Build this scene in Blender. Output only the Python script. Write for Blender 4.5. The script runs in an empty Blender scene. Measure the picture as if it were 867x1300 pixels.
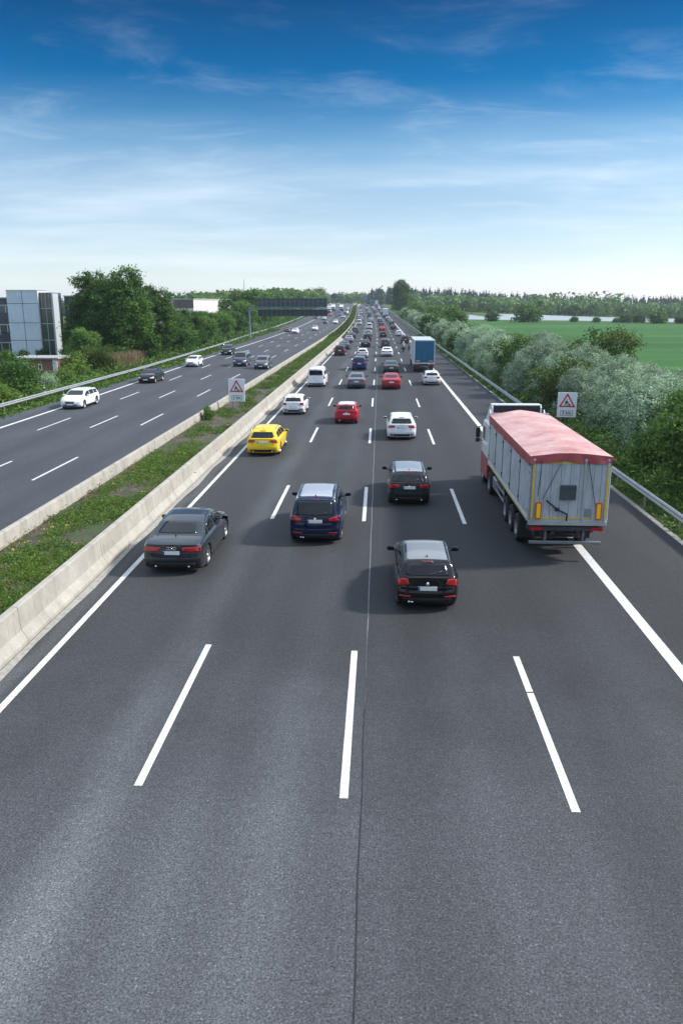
import bpy, bmesh, math, random
import numpy as np
from mathutils import Vector, Matrix, Quaternion
from mathutils.bvhtree import BVHTree

C = bpy.context.scene.collection
SC = bpy.context.scene
R = math.radians

# ------------------------------------------------------------------ camera, sky, sun, exposure
cam_d = bpy.data.cameras.new("camera")
cam = bpy.data.objects.new("camera", cam_d)
C.objects.link(cam)
cam.location = (0, 0, 8.27)
cam.rotation_euler = (R(90 - 14.79), 0, R(2.685))
cam_d.sensor_fit = 'VERTICAL'
cam_d.sensor_height = 36
cam_d.lens = 36 * 1000 / 1300.
cam_d.clip_end = 20000
cam_d.clip_start = 0.1
SC.camera = cam

SUN_EL, SUN_AZ = 38.0, 13.0          # azimuth measured from +X towards +Y
sx = math.cos(R(SUN_EL)) * math.cos(R(SUN_AZ))
sy = math.cos(R(SUN_EL)) * math.sin(R(SUN_AZ))
sz = math.sin(R(SUN_EL))

W = bpy.data.worlds.new("World")
SC.world = W
W.use_nodes = True
nt = W.node_tree
nt.nodes.clear()
def N(t, tree=nt, **kw):
    n = tree.nodes.new(t)
    for k, v in kw.items():
        setattr(n, k, v)
    return n
sky = N('ShaderNodeTexSky', sky_type='NISHITA', sun_disc=False)
sky.sun_elevation = R(SUN_EL)
sky.sun_rotation = math.atan2(sx, sy)
sky.altitude = 100
sky.air_density = 1.0
sky.dust_density = 0.6
sky.ozone_density = 2.0
tc = N('ShaderNodeTexCoord')
sep = N('ShaderNodeSeparateXYZ')
nt.links.new(tc.outputs['Generated'], sep.inputs[0])
ramp = N('ShaderNodeValToRGB')
cr_ = ramp.color_ramp
stops = [(0.0, (.80, .82, 1.0)), (0.05, (.58, .61, .68)), (0.11, (0.33, 0.44, 0.54)), (0.18, (0.09, 0.34, 0.48)),
         (0.245, (0.004, 0.215, 0.38)), (0.32, (0.0, 0.115, 0.235)), (0.37, (0.30, 0.42, 0.54)), (0.7, (0.5, 0.62, 0.72))]
while len(cr_.elements) < len(stops):
    cr_.elements.new(0.5)
for e, (p, c) in zip(cr_.elements, stops):
    e.position = p
    e.color = (*c, 1)
nt.links.new(sep.outputs['Z'], ramp.inputs[0])
mul = N('ShaderNodeMix', data_type='RGBA', blend_type='MULTIPLY')
mul.inputs[0].default_value = 1
nt.links.new(sky.outputs[0], mul.inputs[6])
nt.links.new(ramp.outputs[0], mul.inputs[7])
# thin clouds laid on a plane high above: direction.xy / (z + k)
addz = N('ShaderNodeMath', operation='ADD'); addz.inputs[1].default_value = 0.10
nt.links.new(sep.outputs['Z'], addz.inputs[0])
absz = N('ShaderNodeMath', operation='MAXIMUM'); absz.inputs[1].default_value = 0.03
nt.links.new(addz.outputs[0], absz.inputs[0])
dx = N('ShaderNodeMath', operation='DIVIDE'); dy = N('ShaderNodeMath', operation='DIVIDE')
nt.links.new(sep.outputs['X'], dx.inputs[0]); nt.links.new(absz.outputs[0], dx.inputs[1])
nt.links.new(sep.outputs['Y'], dy.inputs[0]); nt.links.new(absz.outputs[0], dy.inputs[1])
cmb = N('ShaderNodeCombineXYZ')
nt.links.new(dx.outputs[0], cmb.inputs[0]); nt.links.new(dy.outputs[0], cmb.inputs[1])
def cloud(scale, stretch, lo, hi, detail, rough, off, dist=0.6):
    mp = N('ShaderNodeMapping')
    mp.inputs['Scale'].default_value = (stretch[0], stretch[1], 1)
    mp.inputs['Location'].default_value = off
    mp.inputs['Rotation'].default_value = (0, 0, R(12))
    nt.links.new(cmb.outputs[0], mp.inputs[0])
    nz = N('ShaderNodeTexNoise')
    nz.inputs['Scale'].default_value = scale
    nz.inputs['Detail'].default_value = detail
    nz.inputs['Roughness'].default_value = rough
    nz.inputs['Distortion'].default_value = dist
    nt.links.new(mp.outputs[0], nz.inputs['Vector'])
    mr = N('ShaderNodeMapRange')
    mr.inputs[1].default_value = lo
    mr.inputs[2].default_value = hi
    mr.interpolation_type = 'SMOOTHSTEP'
    nt.links.new(nz.outputs[0], mr.inputs[0])
    return mr.outputs[0]
c1 = cloud(0.8, (0.7, 1.3), 0.38, 0.78, 8, 0.52, (3.1, 1.7, 0), 0.3)
c2 = cloud(2.3, (0.8, 1.3), 0.46, 0.82, 12, 0.68, (5.3, 9.2, 0), 0.5)
def zramp(hs):
    r = N('ShaderNodeValToRGB'); el = r.color_ramp
    while len(el.elements) < len(hs): el.elements.new(0.5)
    for e, (p, v) in zip(el.elements, hs):
        e.position = p; e.color = (v, v, v, 1)
    nt.links.new(sep.outputs['Z'], r.inputs[0]); return r.outputs[0]
# broad soft bands low down, a few separate wisps higher up, bright veil added overhead, out of view, for fill light
fa = N('ShaderNodeMath', operation='MULTIPLY_ADD'); fa.inputs[1].default_value = .6; fa.inputs[2].default_value = .4
nt.links.new(c1, fa.inputs[0])
f1 = N('ShaderNodeMath', operation='MULTIPLY')
nt.links.new(fa.outputs[0], f1.inputs[0]); nt.links.new(zramp([(0.0, 0.45), (0.08, 0.62), (0.14, 0.62), (0.175, 0.36), (0.21, 0.07), (0.24, 0.0), (0.33, 0.0), (0.39, 0.9)]), f1.inputs[1])
f2 = N('ShaderNodeMath', operation='MULTIPLY')
nt.links.new(c2, f2.inputs[0]); nt.links.new(zramp([(0.0, 0.03), (0.10, 0.12), (0.20, 0.20), (0.28, 0.10), (0.32, 0.06), (0.5, 0.3)]), f2.inputs[1])
cf = N('ShaderNodeMath', operation='ADD', use_clamp=True)
nt.links.new(f1.outputs[0], cf.inputs[0]); nt.links.new(f2.outputs[0], cf.inputs[1])
cm = N('ShaderNodeMix', data_type='RGBA')
nt.links.new(cf.outputs[0], cm.inputs[0])
nt.links.new(mul.outputs[2], cm.inputs[6])
cm.inputs[7].default_value = (4.2, 4.7, 5.1, 1)
bg = N('ShaderNodeBackground')
bg.inputs[1].default_value = 0.112
br = N('ShaderNodeMapRange'); br.inputs[1].default_value = .34; br.inputs[2].default_value = .46; br.inputs[3].default_value = 1.; br.inputs[4].default_value = 1.55  # brightens the unseen sky overhead for fill and roof reflections
nt.links.new(sep.outputs['Z'], br.inputs[0])
bm_ = N('ShaderNodeMix', data_type='RGBA', blend_type='MULTIPLY'); bm_.inputs[0].default_value = 1
nt.links.new(cm.outputs[2], bm_.inputs[6]); nt.links.new(br.outputs[0], bm_.inputs[7])
nt.links.new(bm_.outputs[2], bg.inputs[0])
wo = N('ShaderNodeOutputWorld')
nt.links.new(bg.outputs[0], wo.inputs[0])

sun_d = bpy.data.lights.new("sun", 'SUN')
sun_d.energy = 2.7
sun_d.angle = R(6)
sun_d.color = (1.0, 0.94, 0.86)
sun = bpy.data.objects.new("sun", sun_d)
C.objects.link(sun)
sun.rotation_euler = Vector((sx, sy, sz)).to_track_quat('Z', 'Y').to_euler()
sun.location = (40, 0, 60)

SC.view_settings.view_transform = 'Standard'
SC.view_settings.look = 'None'
SC.view_settings.gamma = 1
SC.view_settings.exposure = 1.12
SC.view_settings.use_curve_mapping = False
SC.render.engine = 'CYCLES'
SC.cycles.use_denoising = True
SC.cycles.max_bounces = 6
SC.cycles.transparent_max_bounces = 8
SC.cycles.volume_bounces = 0
SC.cycles.caustics_reflective = False
SC.cycles.caustics_refractive = False

# ------------------------------------------------------------------ the lie of the land (metres; y runs along the motorway)
def zr(d):                      # the road climbs gently towards a crest far ahead
    t = max(0.0, d - 150)
    if d < 550:
        return 3.2e-5 * t * t
    return 5.12 + 0.0256 * 150 * (1 - math.exp(-(d - 550) / 150.))
def cr(d):                      # and bends slightly
    t = max(0.0, min(d, 520) - 150)
    e = max(0.0, d - 520)
    return -4.2e-5 * t * t - 0.031 * 90 * (1 - math.exp(-e / 90.))
def sm(a, b, x):
    t = min(1, max(0, (x - a) / (b - a)))
    return t * t * (3 - 2 * t)
def flare(x, d):                # the oncoming lanes widen a little
    if x < -12.6:
        return -12.6 + (x + 12.6) * (1 + 0.10 * sm(50, 150, d))
    return x
def P(x, d, h=0.0):
    return (x + cr(d), d, zr(d) + h)
def interp(pts, x):
    if x <= pts[0][0]: return pts[0][1]
    for (a, u), (b, v) in zip(pts, pts[1:]):
        if x <= b:
            return u + (v - u) * (x - a) / (b - a)
    return pts[-1][1]
RAIL = [(-30, -29.3), (100, -29.5), (150, -31.0), (207, -33.2), (360, -34.6), (2000, -35.5)]
def ground_z(x, d):
    lat = abs(x - cr(d) + 10) - 30
    w = 1 - sm(0, 170, lat) if d < 900 else 1 - sm(0, 400, lat)
    far = 1 - sm(1200, 2600, d)
    return zr(d) * w * far - 0.07 - 0.10 * sm(4, 14, lat)

# ------------------------------------------------------------------ materials
MATS = {}
def mat(name, col=(.5, .5, .5), rough=.6, metal=0., coat=0., spec=.5, emit=None, noise=None, bump=None, trans=0.):
    if name in MATS: return MATS[name]
    m = bpy.data.materials.new(name)
    m.use_nodes = True
    t = m.node_tree
    b = t.nodes['Principled BSDF']
    b.inputs['Base Color'].default_value = (*col, 1)
    b.inputs['Roughness'].default_value = rough
    b.inputs['Metallic'].default_value = metal
    b.inputs['Coat Weight'].default_value = coat
    b.inputs['Coat Roughness'].default_value = 0.05
    b.inputs['Specular IOR Level'].default_value = spec
    if noise:      # (scale, amount, detail)
        g = t.nodes.new('ShaderNodeTexCoord')
        nz = t.nodes.new('ShaderNodeTexNoise')
        nz.inputs['Scale'].default_value = noise[0]
        nz.inputs['Detail'].default_value = noise[2] if len(noise) > 2 else 6
        nz.inputs['Roughness'].default_value = 0.65
        t.links.new(g.outputs['Object'], nz.inputs['Vector'])
        mr = t.nodes.new('ShaderNodeMapRange')
        mr.inputs[1].default_value = .25
        mr.inputs[2].default_value = .75
        mr.inputs[3].default_value = 1 - noise[1]
        mr.inputs[4].default_value = 1 + noise[1]
        t.links.new(nz.outputs[0], mr.inputs[0])
        mu = t.nodes.new('ShaderNodeMix'); mu.data_type = 'RGBA'; mu.blend_type = 'MULTIPLY'
        mu.inputs[0].default_value = 1
        mu.inputs[6].default_value = (*col, 1)
        t.links.new(mr.outputs[0], mu.inputs[7])
        t.links.new(mu.outputs[2], b.inputs['Base Color'])
        if bump:
            bp = t.nodes.new('ShaderNodeBump')
            bp.inputs['Strength'].default_value = bump
            bp.inputs['Distance'].default_value = 0.02
            t.links.new(nz.outputs[0], bp.inputs['Height'])
            t.links.new(bp.outputs[0], b.inputs['Normal'])
    MATS[name] = m
    return m

class NT:                        # small helper for hand-wired materials
    def __init__(s, name):
        s.m = bpy.data.materials.new(name); s.m.use_nodes = True
        s.t = s.m.node_tree; s.b = s.t.nodes['Principled BSDF']
        s.g = s.t.nodes.new('ShaderNodeTexCoord').outputs['Object']
    def n(s, ty, **kw):
        x = s.t.nodes.new(ty)
        for k, v in kw.items(): setattr(x, k, v)
        return x
    def link(s, a, b): s.t.links.new(a, b)
    def noise(s, scale, detail=5, rough=.6, stretch=(1, 1, 1), off=(0, 0, 0), dist=0):
        mp = s.n('ShaderNodeMapping')
        mp.inputs['Scale'].default_value = stretch
        mp.inputs['Location'].default_value = off
        s.link(s.g, mp.inputs[0])
        z = s.n('ShaderNodeTexNoise')
        z.inputs['Scale'].default_value = scale; z.inputs['Detail'].default_value = detail
        z.inputs['Roughness'].default_value = rough; z.inputs['Distortion'].default_value = dist
        s.link(mp.outputs[0], z.inputs['Vector'])
        return z.outputs[0]
    def rng(s, v, a, b, c=0., d=1., smooth=False):
        r = s.n('ShaderNodeMapRange')
        if smooth: r.interpolation_type = 'SMOOTHSTEP'
        for i, q in zip((1, 2, 3, 4), (a, b, c, d)): r.inputs[i].default_value = q
        s.link(v, r.inputs[0]); return r.outputs[0]
    def mix(s, f, a, b, mode='MIX'):
        x = s.n('ShaderNodeMix', data_type='RGBA', blend_type=mode)
        for v, i in ((f, 0), (a, 6), (b, 7)):
            if isinstance(v, (int, float)): x.inputs[i].default_value = v if i == 0 else (v, v, v, 1)
            elif isinstance(v, tuple): x.inputs[i].default_value = (*v, 1)
            else: s.link(v, x.inputs[i])
        return x.outputs[2]
    def math(s, op, a, b=0.):
        x = s.n('ShaderNodeMath', operation=op)
        for v, i in ((a, 0), (b, 1)):
            if isinstance(v, (int, float)): x.inputs[i].default_value = v
            else: s.link(v, x.inputs[i])
        return x.outputs[0]
    def xyz(s):
        q = s.n('ShaderNodeSeparateXYZ'); s.link(s.g, q.inputs[0]); return q.outputs
    def bump(s, h, st, dist=.02):
        q = s.n('ShaderNodeBump'); q.inputs['Strength'].default_value = st; q.inputs['Distance'].default_value = dist
        s.link(h, q.inputs['Height']); s.link(q.outputs[0], s.b.inputs['Normal'])
    def col(s, v): s.link(v, s.b.inputs['Base Color'])

def asphalt(name, base, half, streaks):
    q = NT(name)
    X, Y, Z = q.xyz()
    fine = q.math('ADD', q.rng(q.noise(30, 3, .9), .32, .68, .10, 1.60), q.rng(q.noise(24, 2, .8, (1, 1, 1), (5, 2, 0)), .60, .66, 0., 1.1))
    mid = q.rng(q.noise(7, 5, .8), .3, .7, .72, 1.28)
    patch = q.rng(q.noise(.35, 4, .6, (1, .25, 1)), .3, .7, .84, 1.18)
    c = q.mix(1., (base[0], base[1], base[2]), fine, 'MULTIPLY')
    c = q.mix(1., c, mid, 'MULTIPLY')
    c = q.mix(1., c, patch, 'MULTIPLY')
    wob = q.math('ADD', X, q.rng(q.noise(.12, 2, .5, (0, 1, 0)), .2, .8, -.35, .35))
    for x0, w, amt in streaks:
        dlt = q.math('ABSOLUTE', q.math('SUBTRACT', wob, x0))
        f = q.rng(dlt, 0, w, 1., 0., True)
        f = q.math('MULTIPLY', f, q.rng(q.noise(.5, 4, .7, (1, .12, 1)), .2, .55, .45, 1))
        c = q.mix(f, c, q.mix(1., c, (1 + amt, 1 + amt, 1 + amt * .96), 'MULTIPLY'))
    c = q.mix(1., c, q.rng(q.math('ADD', Y, q.rng(q.noise(.2, 4, .6), .3, .7, -3, 3)), 8, 20, 2.15, 1., True), 'MULTIPLY')   # paler surface towards the bridge
    if half: c = q.mix(1., c, q.math('ADD', .86, q.math('MULTIPLY', q.math('LESS_THAN', X, -.22), .14)), 'MULTIPLY')
    # fine cross cracks and dark drips
    dr = q.rng(q.noise(.9, 5, .75, (1, .35, 1), (7, 3, 0)), .62, .72, 1., .80)
    c = q.mix(1., c, dr, 'MULTIPLY')
    q.col(c)
    q.b.inputs['Roughness'].default_value = .82
    q.b.inputs['Specular IOR Level'].default_value = .35
    q.bump(q.noise(45, 3, .8), .55, .02)
    return q.m
M_ROADR = asphalt('asphalt', (.0365, .0390, .0425), 1,
    [(-4.7, .9, .60), (-8.3, .45, .9), (-1.6, .8, .28), (-3.1, .6, .12), (.9, .9, -.16), (2.0, .5, .12), (4.4, 1.3, -.22), (5.9, .7, .15), (8.8, 1.2, -.12), (10.4, .5, .2)])
M_ROADL = asphalt('asphalt_oncoming', (.053, .058, .067), 0,
    [(-15.4, .8, -.10), (-18.4, .8, -.14), (-21.6, .9, -.12), (-16.8, .5, .12), (-20, .5, .1), (-24.8, 1, -.10), (-27.6, 1.2, .25)])
def paint_white():
    q = NT('road_paint')
    n = q.rng(q.noise(16, 5, .85), .34, .52, 0, 1)
    w = q.rng(q.noise(1.2, 4, .7), .3, .7, .82, 1.05)
    c = q.mix(n, (.30, .30, .29), (.66, .66, .64))
    q.col(q.mix(1., c, w, 'MULTIPLY')); q.b.inputs['Roughness'].default_value = .6
    return q.m
M_LINE = paint_white()
def concrete(name, base):
    q = NT(name)
    X, Y, Z = q.xyz()
    c = q.mix(q.rng(q.noise(1.1, 7, .7, (1, 1, 1)), .35, .65), tuple(b * .80 for b in base), tuple(b * 1.1 for b in base))
    streak = q.rng(q.noise(2.1, 7, .8, (.1, 1, .10)), .50, .75, 1., .62)
    c = q.mix(1., c, streak, 'MULTIPLY')
    c = q.mix(1., c, q.rng(q.noise(25, 4, .7), .3, .7, .90, 1.10), 'MULTIPLY')
    # joints between the precast lengths
    fr = q.math('FRACT', q.math('DIVIDE', Y, 6.0))
    j = q.math('LESS_THAN', fr, .006)
    c = q.mix(q.math('MULTIPLY', j, .6), c, (.08, .08, .075))
    q.col(c); q.b.inputs['Roughness'].default_value = .85
    q.bump(q.noise(20, 5, .7), .25, .02)
    return q.m
M_CONC = concrete('barrier_concrete', (.37, .345, .30))
def soil():
    q = NT('median_soil')
    n = q.noise(1.4, 8, .75)
    c = q.mix(q.rng(n, .35, .65), (.035, .028, .022), (.115, .095, .075))
    g = q.rng(q.noise(.8, 6, .7, (1, .6, 1), (3, 0, 0)), .46, .60)
    c = q.mix(g, c, (.045, .075, .022))
    c = q.mix(1., c, q.rng(q.noise(18, 4, .8), .3, .7, .5, 1.5), 'MULTIPLY')
    q.col(c); q.b.inputs['Roughness'].default_value = .95
    q.bump(q.noise(9, 6, .8), 1., .08)
    return q.m
M_SOIL = soil()
def ground_mat():
    q = NT('meadow')
    c = q.mix(q.rng(q.noise(.06, 8, .7), .35, .65), (.035, .075, .020), (.075, .115, .032))
    c = q.mix(q.rng(q.noise(.9, 6, .75), .40, .65), c, (.105, .110, .050))
    c = q.mix(1., c, q.rng(q.noise(6, 5, .8), .3, .7, .55, 1.4), 'MULTIPLY')
    q.col(c); q.b.inputs['Roughness'].default_value = .95
    q.bump(q.noise(5, 5, .8), .8, .1); q.b.inputs['Specular IOR Level'].default_value = .08
    return q.m
M_GROUND = ground_mat()
def crop():
    q = NT('young_crop')
    X, Y, Z = q.xyz()
    c = q.mix(q.rng(q.noise(.012, 6, .6, (.5, 2.2, 1)), .35, .65), (.036, .100, .026), (.058, .145, .040))
    c = q.mix(q.rng(q.noise(.05, 6, .7, (.25, 1.6, 1)), .45, .72), c, (.022, .065, .022))
    c = q.mix(1., c, q.rng(q.noise(1.3, 5, .8), .3, .7, .78, 1.22), 'MULTIPLY')
    tr = q.math('FRACT', q.math('DIVIDE', q.math('ADD', Y, q.math('MULTIPLY', X, .03)), 21.0))
    c = q.mix(q.math('MULTIPLY', q.math('LESS_THAN', tr, .03), .45), c, (.05, .075, .035))
    q.col(c); q.b.inputs['Roughness'].default_value = .9; q.b.inputs['Specular IOR Level'].default_value = .05
    return q.m
M_CROP = crop()
M_PALE = mat('pale_sheeting', (.28, .32, .31), .5, noise=(.05, .18, 6))
M_STEEL = mat('galvanised_steel', (.36, .37, .38), .45, metal=.55, noise=(2.5, .2, 5))
M_DKSTEEL = mat('grey_steel', (.10, .13, .15), .5, metal=.3, noise=(3, .2, 4))
M_BLACK = mat('black_plastic', (.018, .018, .020), .55)
M_TYRE = mat('tyre_rubber', (.022, .022, .023), .85, noise=(12, .3, 3))
M_RIM = mat('alloy', (.50, .51, .53), .3, metal=.8)
M_RIMDK = mat('dark_alloy', (.14, .14, .15), .4, metal=.7)
M_GLASS = mat('tinted_glass', (.006, .008, .010), .04, spec=.42)
M_GLASSG = mat('greenish_glass', (.020, .045, .045), .04, spec=.8)
M_RED = mat('tail_lamp_red', (.42, .008, .014), .12, coat=.6)
M_LAMPW = mat('lamp_clear', (.62, .62, .62), .08, coat=.8)
M_PLATE = mat('plate_white', (.78, .78, .76), .4)
M_PLATEB = mat('plate_blue', (.01, .06, .42), .4)
M_CHROME = mat('chrome', (.70, .71, .72), .12, metal=1.)
M_AMBER = mat('amber', (.80, .22, .01), .3)
M_BARK = mat('bark', (.060, .046, .034), .95, noise=(6, .4, 6), bump=.6)
M_WHITE = mat('white_enamel', (.78, .78, .76), .45, noise=(3, .06, 3))
PAINTS = {
 'navy': (.006, .012, .040), 'darkgrey': (.030, .036, .042), 'black': (.007, .007, .008), 'black2': (.012, .012, .013),
 'silver': (.50, .51, .53), 'white': (.74, .75, .76), 'yellow': (.80, .56, .022), 'red': (.36, .010, .014), 'crimson': (.42, .008, .022),
 'blue': (.008, .022, .12), 'green': (.012, .035, .030), 'grey': (.12, .13, .14), 'maroon': (.075, .018, .022), 'lilac': (.36, .33, .40),
 'lightgrey': (.36, .38, .40), 'olive': (.05, .045, .03), 'slate': (.07, .085, .11), 'beige': (.45, .42, .36), 'roof_reflection': (.20, .21, .22)}  # last entry: reflected sky painted onto a black car's roof
def paint(n):
    metal = .55 if n in ('silver', 'grey', 'slate', 'lilac', 'lightgrey', 'darkgrey', 'beige', 'green') else 0.
    m = mat('paint_' + n, PAINTS[n], .38, metal=metal, coat=.6, spec=.10)
    if n in DARK_PAINTS:
        m.node_tree.nodes['Principled BSDF'].inputs['Specular IOR Level'].default_value = .03
        m.node_tree.nodes['Principled BSDF'].inputs['Coat IOR'].default_value = 1.42; m.node_tree.nodes['Principled BSDF'].inputs['Coat Weight'].default_value = 1.
    if n in DARK_PAINTS:                       # slight sheen added to stand in for sky reflected on the roofs
        b = m.node_tree.nodes['Principled BSDF']
        b.inputs['Sheen Weight'].default_value = .04; b.inputs['Sheen Roughness'].default_value = .35
    return m
DARK_PAINTS = ('black', 'black2', 'navy', 'darkgrey', 'grey', 'slate', 'green', 'olive')

# ------------------------------------------------------------------ building blocks
def link_mesh(name, me, parent=None):
    o = bpy.data.objects.new(name, me)
    C.objects.link(o)
    if parent is not None: o.parent = parent
    return o
class MB:
    """Collects boxes, tubes and sheets; build() links them as one mesh object."""
    def __init__(s): s.v = []; s.f = []; s.m = []; s.sm = []
    def add(s, vs, fs, mi=0, smooth=False):
        k = len(s.v); s.v += [tuple(v) for v in vs]
        s.f += [tuple(i + k for i in f) for f in fs]
        s.m += [mi] * len(fs); s.sm += [smooth] * len(fs)
    def box(s, c, d, mi=0, rot=None, bev=0.):
        x, y, z = d[0] / 2, d[1] / 2, d[2] / 2
        if bev > 0 and min(x, y, z) > bev * 1.01:
            b = bev; vs = []; idx = {}
            for sx_ in (-1, 1):
                for sy_ in (-1, 1):
                    for sz_ in (-1, 1):
                        for a in range(3):
                            p = [sx_ * (x - b), sy_ * (y - b), sz_ * (z - b)]
                            p[a] = (sx_, sy_, sz_)[a] * (x, y, z)[a]
                            idx[(sx_, sy_, sz_, a)] = len(vs); vs.append(Vector(p))
            bm_ = bmesh.new()
            vv = [bm_.verts.new(v) for v in vs]
            r = bmesh.ops.convex_hull(bm_, input=vv)
            bm_.verts.index_update()
            vs = [v.co.copy() for v in bm_.verts]
            fs = [[v.index for v in f.verts] for f in bm_.faces]
            bm_.free()
        else:
            vs = [Vector((a * x, b * y, c_ * z)) for a in (-1, 1) for b in (-1, 1) for c_ in (-1, 1)]
            fs = [(0, 1, 3, 2), (4, 6, 7, 5), (0, 4, 5, 1), (2, 3, 7, 6), (0, 2, 6, 4), (1, 5, 7, 3)]
        if rot is not None: vs = [rot @ v for v in vs]
        s.add([v + Vector(c) for v in vs], fs, mi)
        return s
    def tube(s, pts, r, n=8, mi=0, cap=True, smooth=True):
        pts = [Vector(p) for p in pts]
        rs = r if isinstance(r, (list, tuple)) else [r] * len(pts)
        vs = []; prev = None
        for i, p in enumerate(pts):
            a = pts[max(0, i - 1)]; b = pts[min(len(pts) - 1, i + 1)]
            t = (b - a).normalized()
            up = Vector((0, 0, 1)) if abs(t.z) < .95 else Vector((1, 0, 0))
            u = t.cross(up).normalized(); w_ = t.cross(u).normalized()
            for k in range(n):
                an = 2 * math.pi * k / n
                vs.append(p + (u * math.cos(an) + w_ * math.sin(an)) * rs[i])
        fs = []
        for i in range(len(pts) - 1):
            for k in range(n):
                a = i * n + k; b = i * n + (k + 1) % n
                fs.append((a, b, b + n, a + n))
        if cap:
            fs.append(tuple(range(n))[::-1]); fs.append(tuple(range((len(pts) - 1) * n, len(pts) * n)))
        s.add(vs, fs, mi, smooth)
        return s
    def lathe_x(s, prof, n=24, mi=0, c=(0, 0, 0), smooth=True):    # profile of (x, radius), turned about the x axis
        vs = []; fs = []
        for (x, r) in prof:
            for k in range(n):
                a = 2 * math.pi * k / n
                vs.append((c[0] + x, c[1] + r * math.cos(a), c[2] + r * math.sin(a)))
        for i in range(len(prof) - 1):
            for k in range(n):
                a = i * n + k; b = i * n + (k + 1) % n
                fs.append((a, b, b + n, a + n))
        s.add(vs, fs, mi, smooth)
        return s
    def poly(s, pts, axis, t0, t1, mi=0):      # a flat outline given thickness along an axis
        n = len(pts)
        def mk(a, b, t):
            return {'x': (t, a, b), 'y': (a, t, b), 'z': (a, b, t)}[axis]
        vs = [mk(a, b, t0) for a, b in pts] + [mk(a, b, t1) for a, b in pts]
        fs = [tuple(range(n)), tuple(range(n, 2 * n))[::-1]] + [(i, i + n, (i + 1) % n + n, (i + 1) % n) for i in range(n)]
        s.add(vs, fs, mi)
        return s
    def mesh(s, name, mats):
        me = bpy.data.meshes.new(name)
        me.from_pydata(s.v, [], s.f)
        for m in mats: me.materials.append(m)
        me.polygons.foreach_set('material_index', s.m)
        me.polygons.foreach_set('use_smooth', s.sm)
        bm_ = bmesh.new(); bm_.from_mesh(me)
        bmesh.ops.recalc_face_normals(bm_, faces=bm_.faces)
        bm_.to_mesh(me); bm_.free()
        me.update()
        return me
    def build(s, name, mats, parent=None):
        if not isinstance(mats, (list, tuple)): mats = [mats]
        return link_mesh(name, s.mesh(name, mats), parent)
def tag(o, label=None, cat=None, group=None, kind=None):
    if label: o['label'] = label
    if cat: o['category'] = cat
    if group: o['group'] = group
    if kind: o['kind'] = kind
    return o
def empty(name, loc=(0, 0, 0), rz=0.):
    o = bpy.data.objects.new(name, None)
    C.objects.link(o); o.location = loc; o.rotation_euler = (0, 0, rz)
    o.empty_display_size = .3
    return o
def copy_tree(o, parent=None):
    c = o.copy(); C.objects.link(c)
    if parent is not None: c.parent = parent
    for ch in list(o.children): copy_tree(ch, c)
    return c
def stations(a, b, near=2.0, far=8.0):
    out = [a]
    while out[-1] < b:
        d = out[-1]
        out.append(min(b, d + near + (far - near) * sm(60, 250, d)))
    return out
DS = stations(-24, 1300, 2, 8)
def sweep(prof, ds, offx=None, closed=False):
    """prof: list of (x, h) offsets; returns verts, faces of the strip following the road."""
    n = len(prof); vs = []; fs = []
    for d in ds:
        o = offx(d) if offx else 0
        for x, h in prof:
            vs.append(P(x + o, d, h))
    m = n if closed else n - 1
    for i in range(len(ds) - 1):
        for k in range(m):
            a = i * n + k; b = i * n + (k + 1) % n
            fs.append((a, a + n, b + n, b) if not closed else (a, b, b + n, a + n))
    if closed:
        fs.append(tuple(range(n))[::-1]); fs.append(tuple(range((len(ds) - 1) * n, len(ds) * n)))
    return vs, fs

# ------------------------------------------------------------------ setting: ground, road surfaces, markings
def build_ground():
    xs = [-5000, -3000, -1800, -1000, -600, -400, -300, -240, -200, -170, -140, -120, -100, -85, -70, -60, -52, -45, -40, -36, -32, -28, -20, -10, 0, 8, 12, 15,
          18, 22, 28, 36, 46, 58, 72, 90, 110, 140, 170, 200, 240, 300, 400, 600, 1000, 1800, 3000, 5000]
    ds = [-400, -200, -100, -50] + DS + [1500, 1800, 2200, 2700, 3500, 5000, 8000]
    vs = []; fs = []
    n = len(xs)
    for d in ds:
        for x in xs:
            X = x + (cr(d) if abs(x) < 400 else 0)
            vs.append((X, d, ground_z(X, d)))
    for i in range(len(ds) - 1):
        for k in range(n - 1):
            a = i * n + k; fs.append((a, a + 1, a + n + 1, a + n))
    b = MB(); b.add(vs, fs, 0, True)
    tag(b.build('ground', M_GROUND), kind='structure')
build_ground()
def strip(name, mt, a, b, h, ds=DS, smooth=True):
    mb = MB()
    n = 0; vs = []; fs = []
    for d in ds:
        for x in (a, b):
            xx = x(d) if callable(x) else x
            vs.append(P(xx, d, h))
    for i in range(len(ds) - 1):
        k = i * 2; fs.append((k, k + 1, k + 3, k + 2))
    mb.add(vs, fs, 0, smooth)
    return tag(mb.build(name, mt), kind='structure')
strip('road', M_ROADR, -8.98, 10.78, 0.0)
strip('oncoming_road', M_ROADL, lambda d: interp(RAIL, d) + 1.15 + .12 * math.sin(d * .3), -12.4, 0.0)
strip('median', M_SOIL, -12.36, -9.0, 0.44)
# kerb stone line along the hard shoulder
mb = MB(); v, f = sweep([(10.75, -.05), (10.75, .05), (10.95, .06), (10.95, -.05)], DS, closed=True); mb.add(v, f)
tag(mb.build('kerb', mat('kerb_concrete', (.20, .20, .19), .9, noise=(4, .35, 6))), kind='structure')
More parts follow.
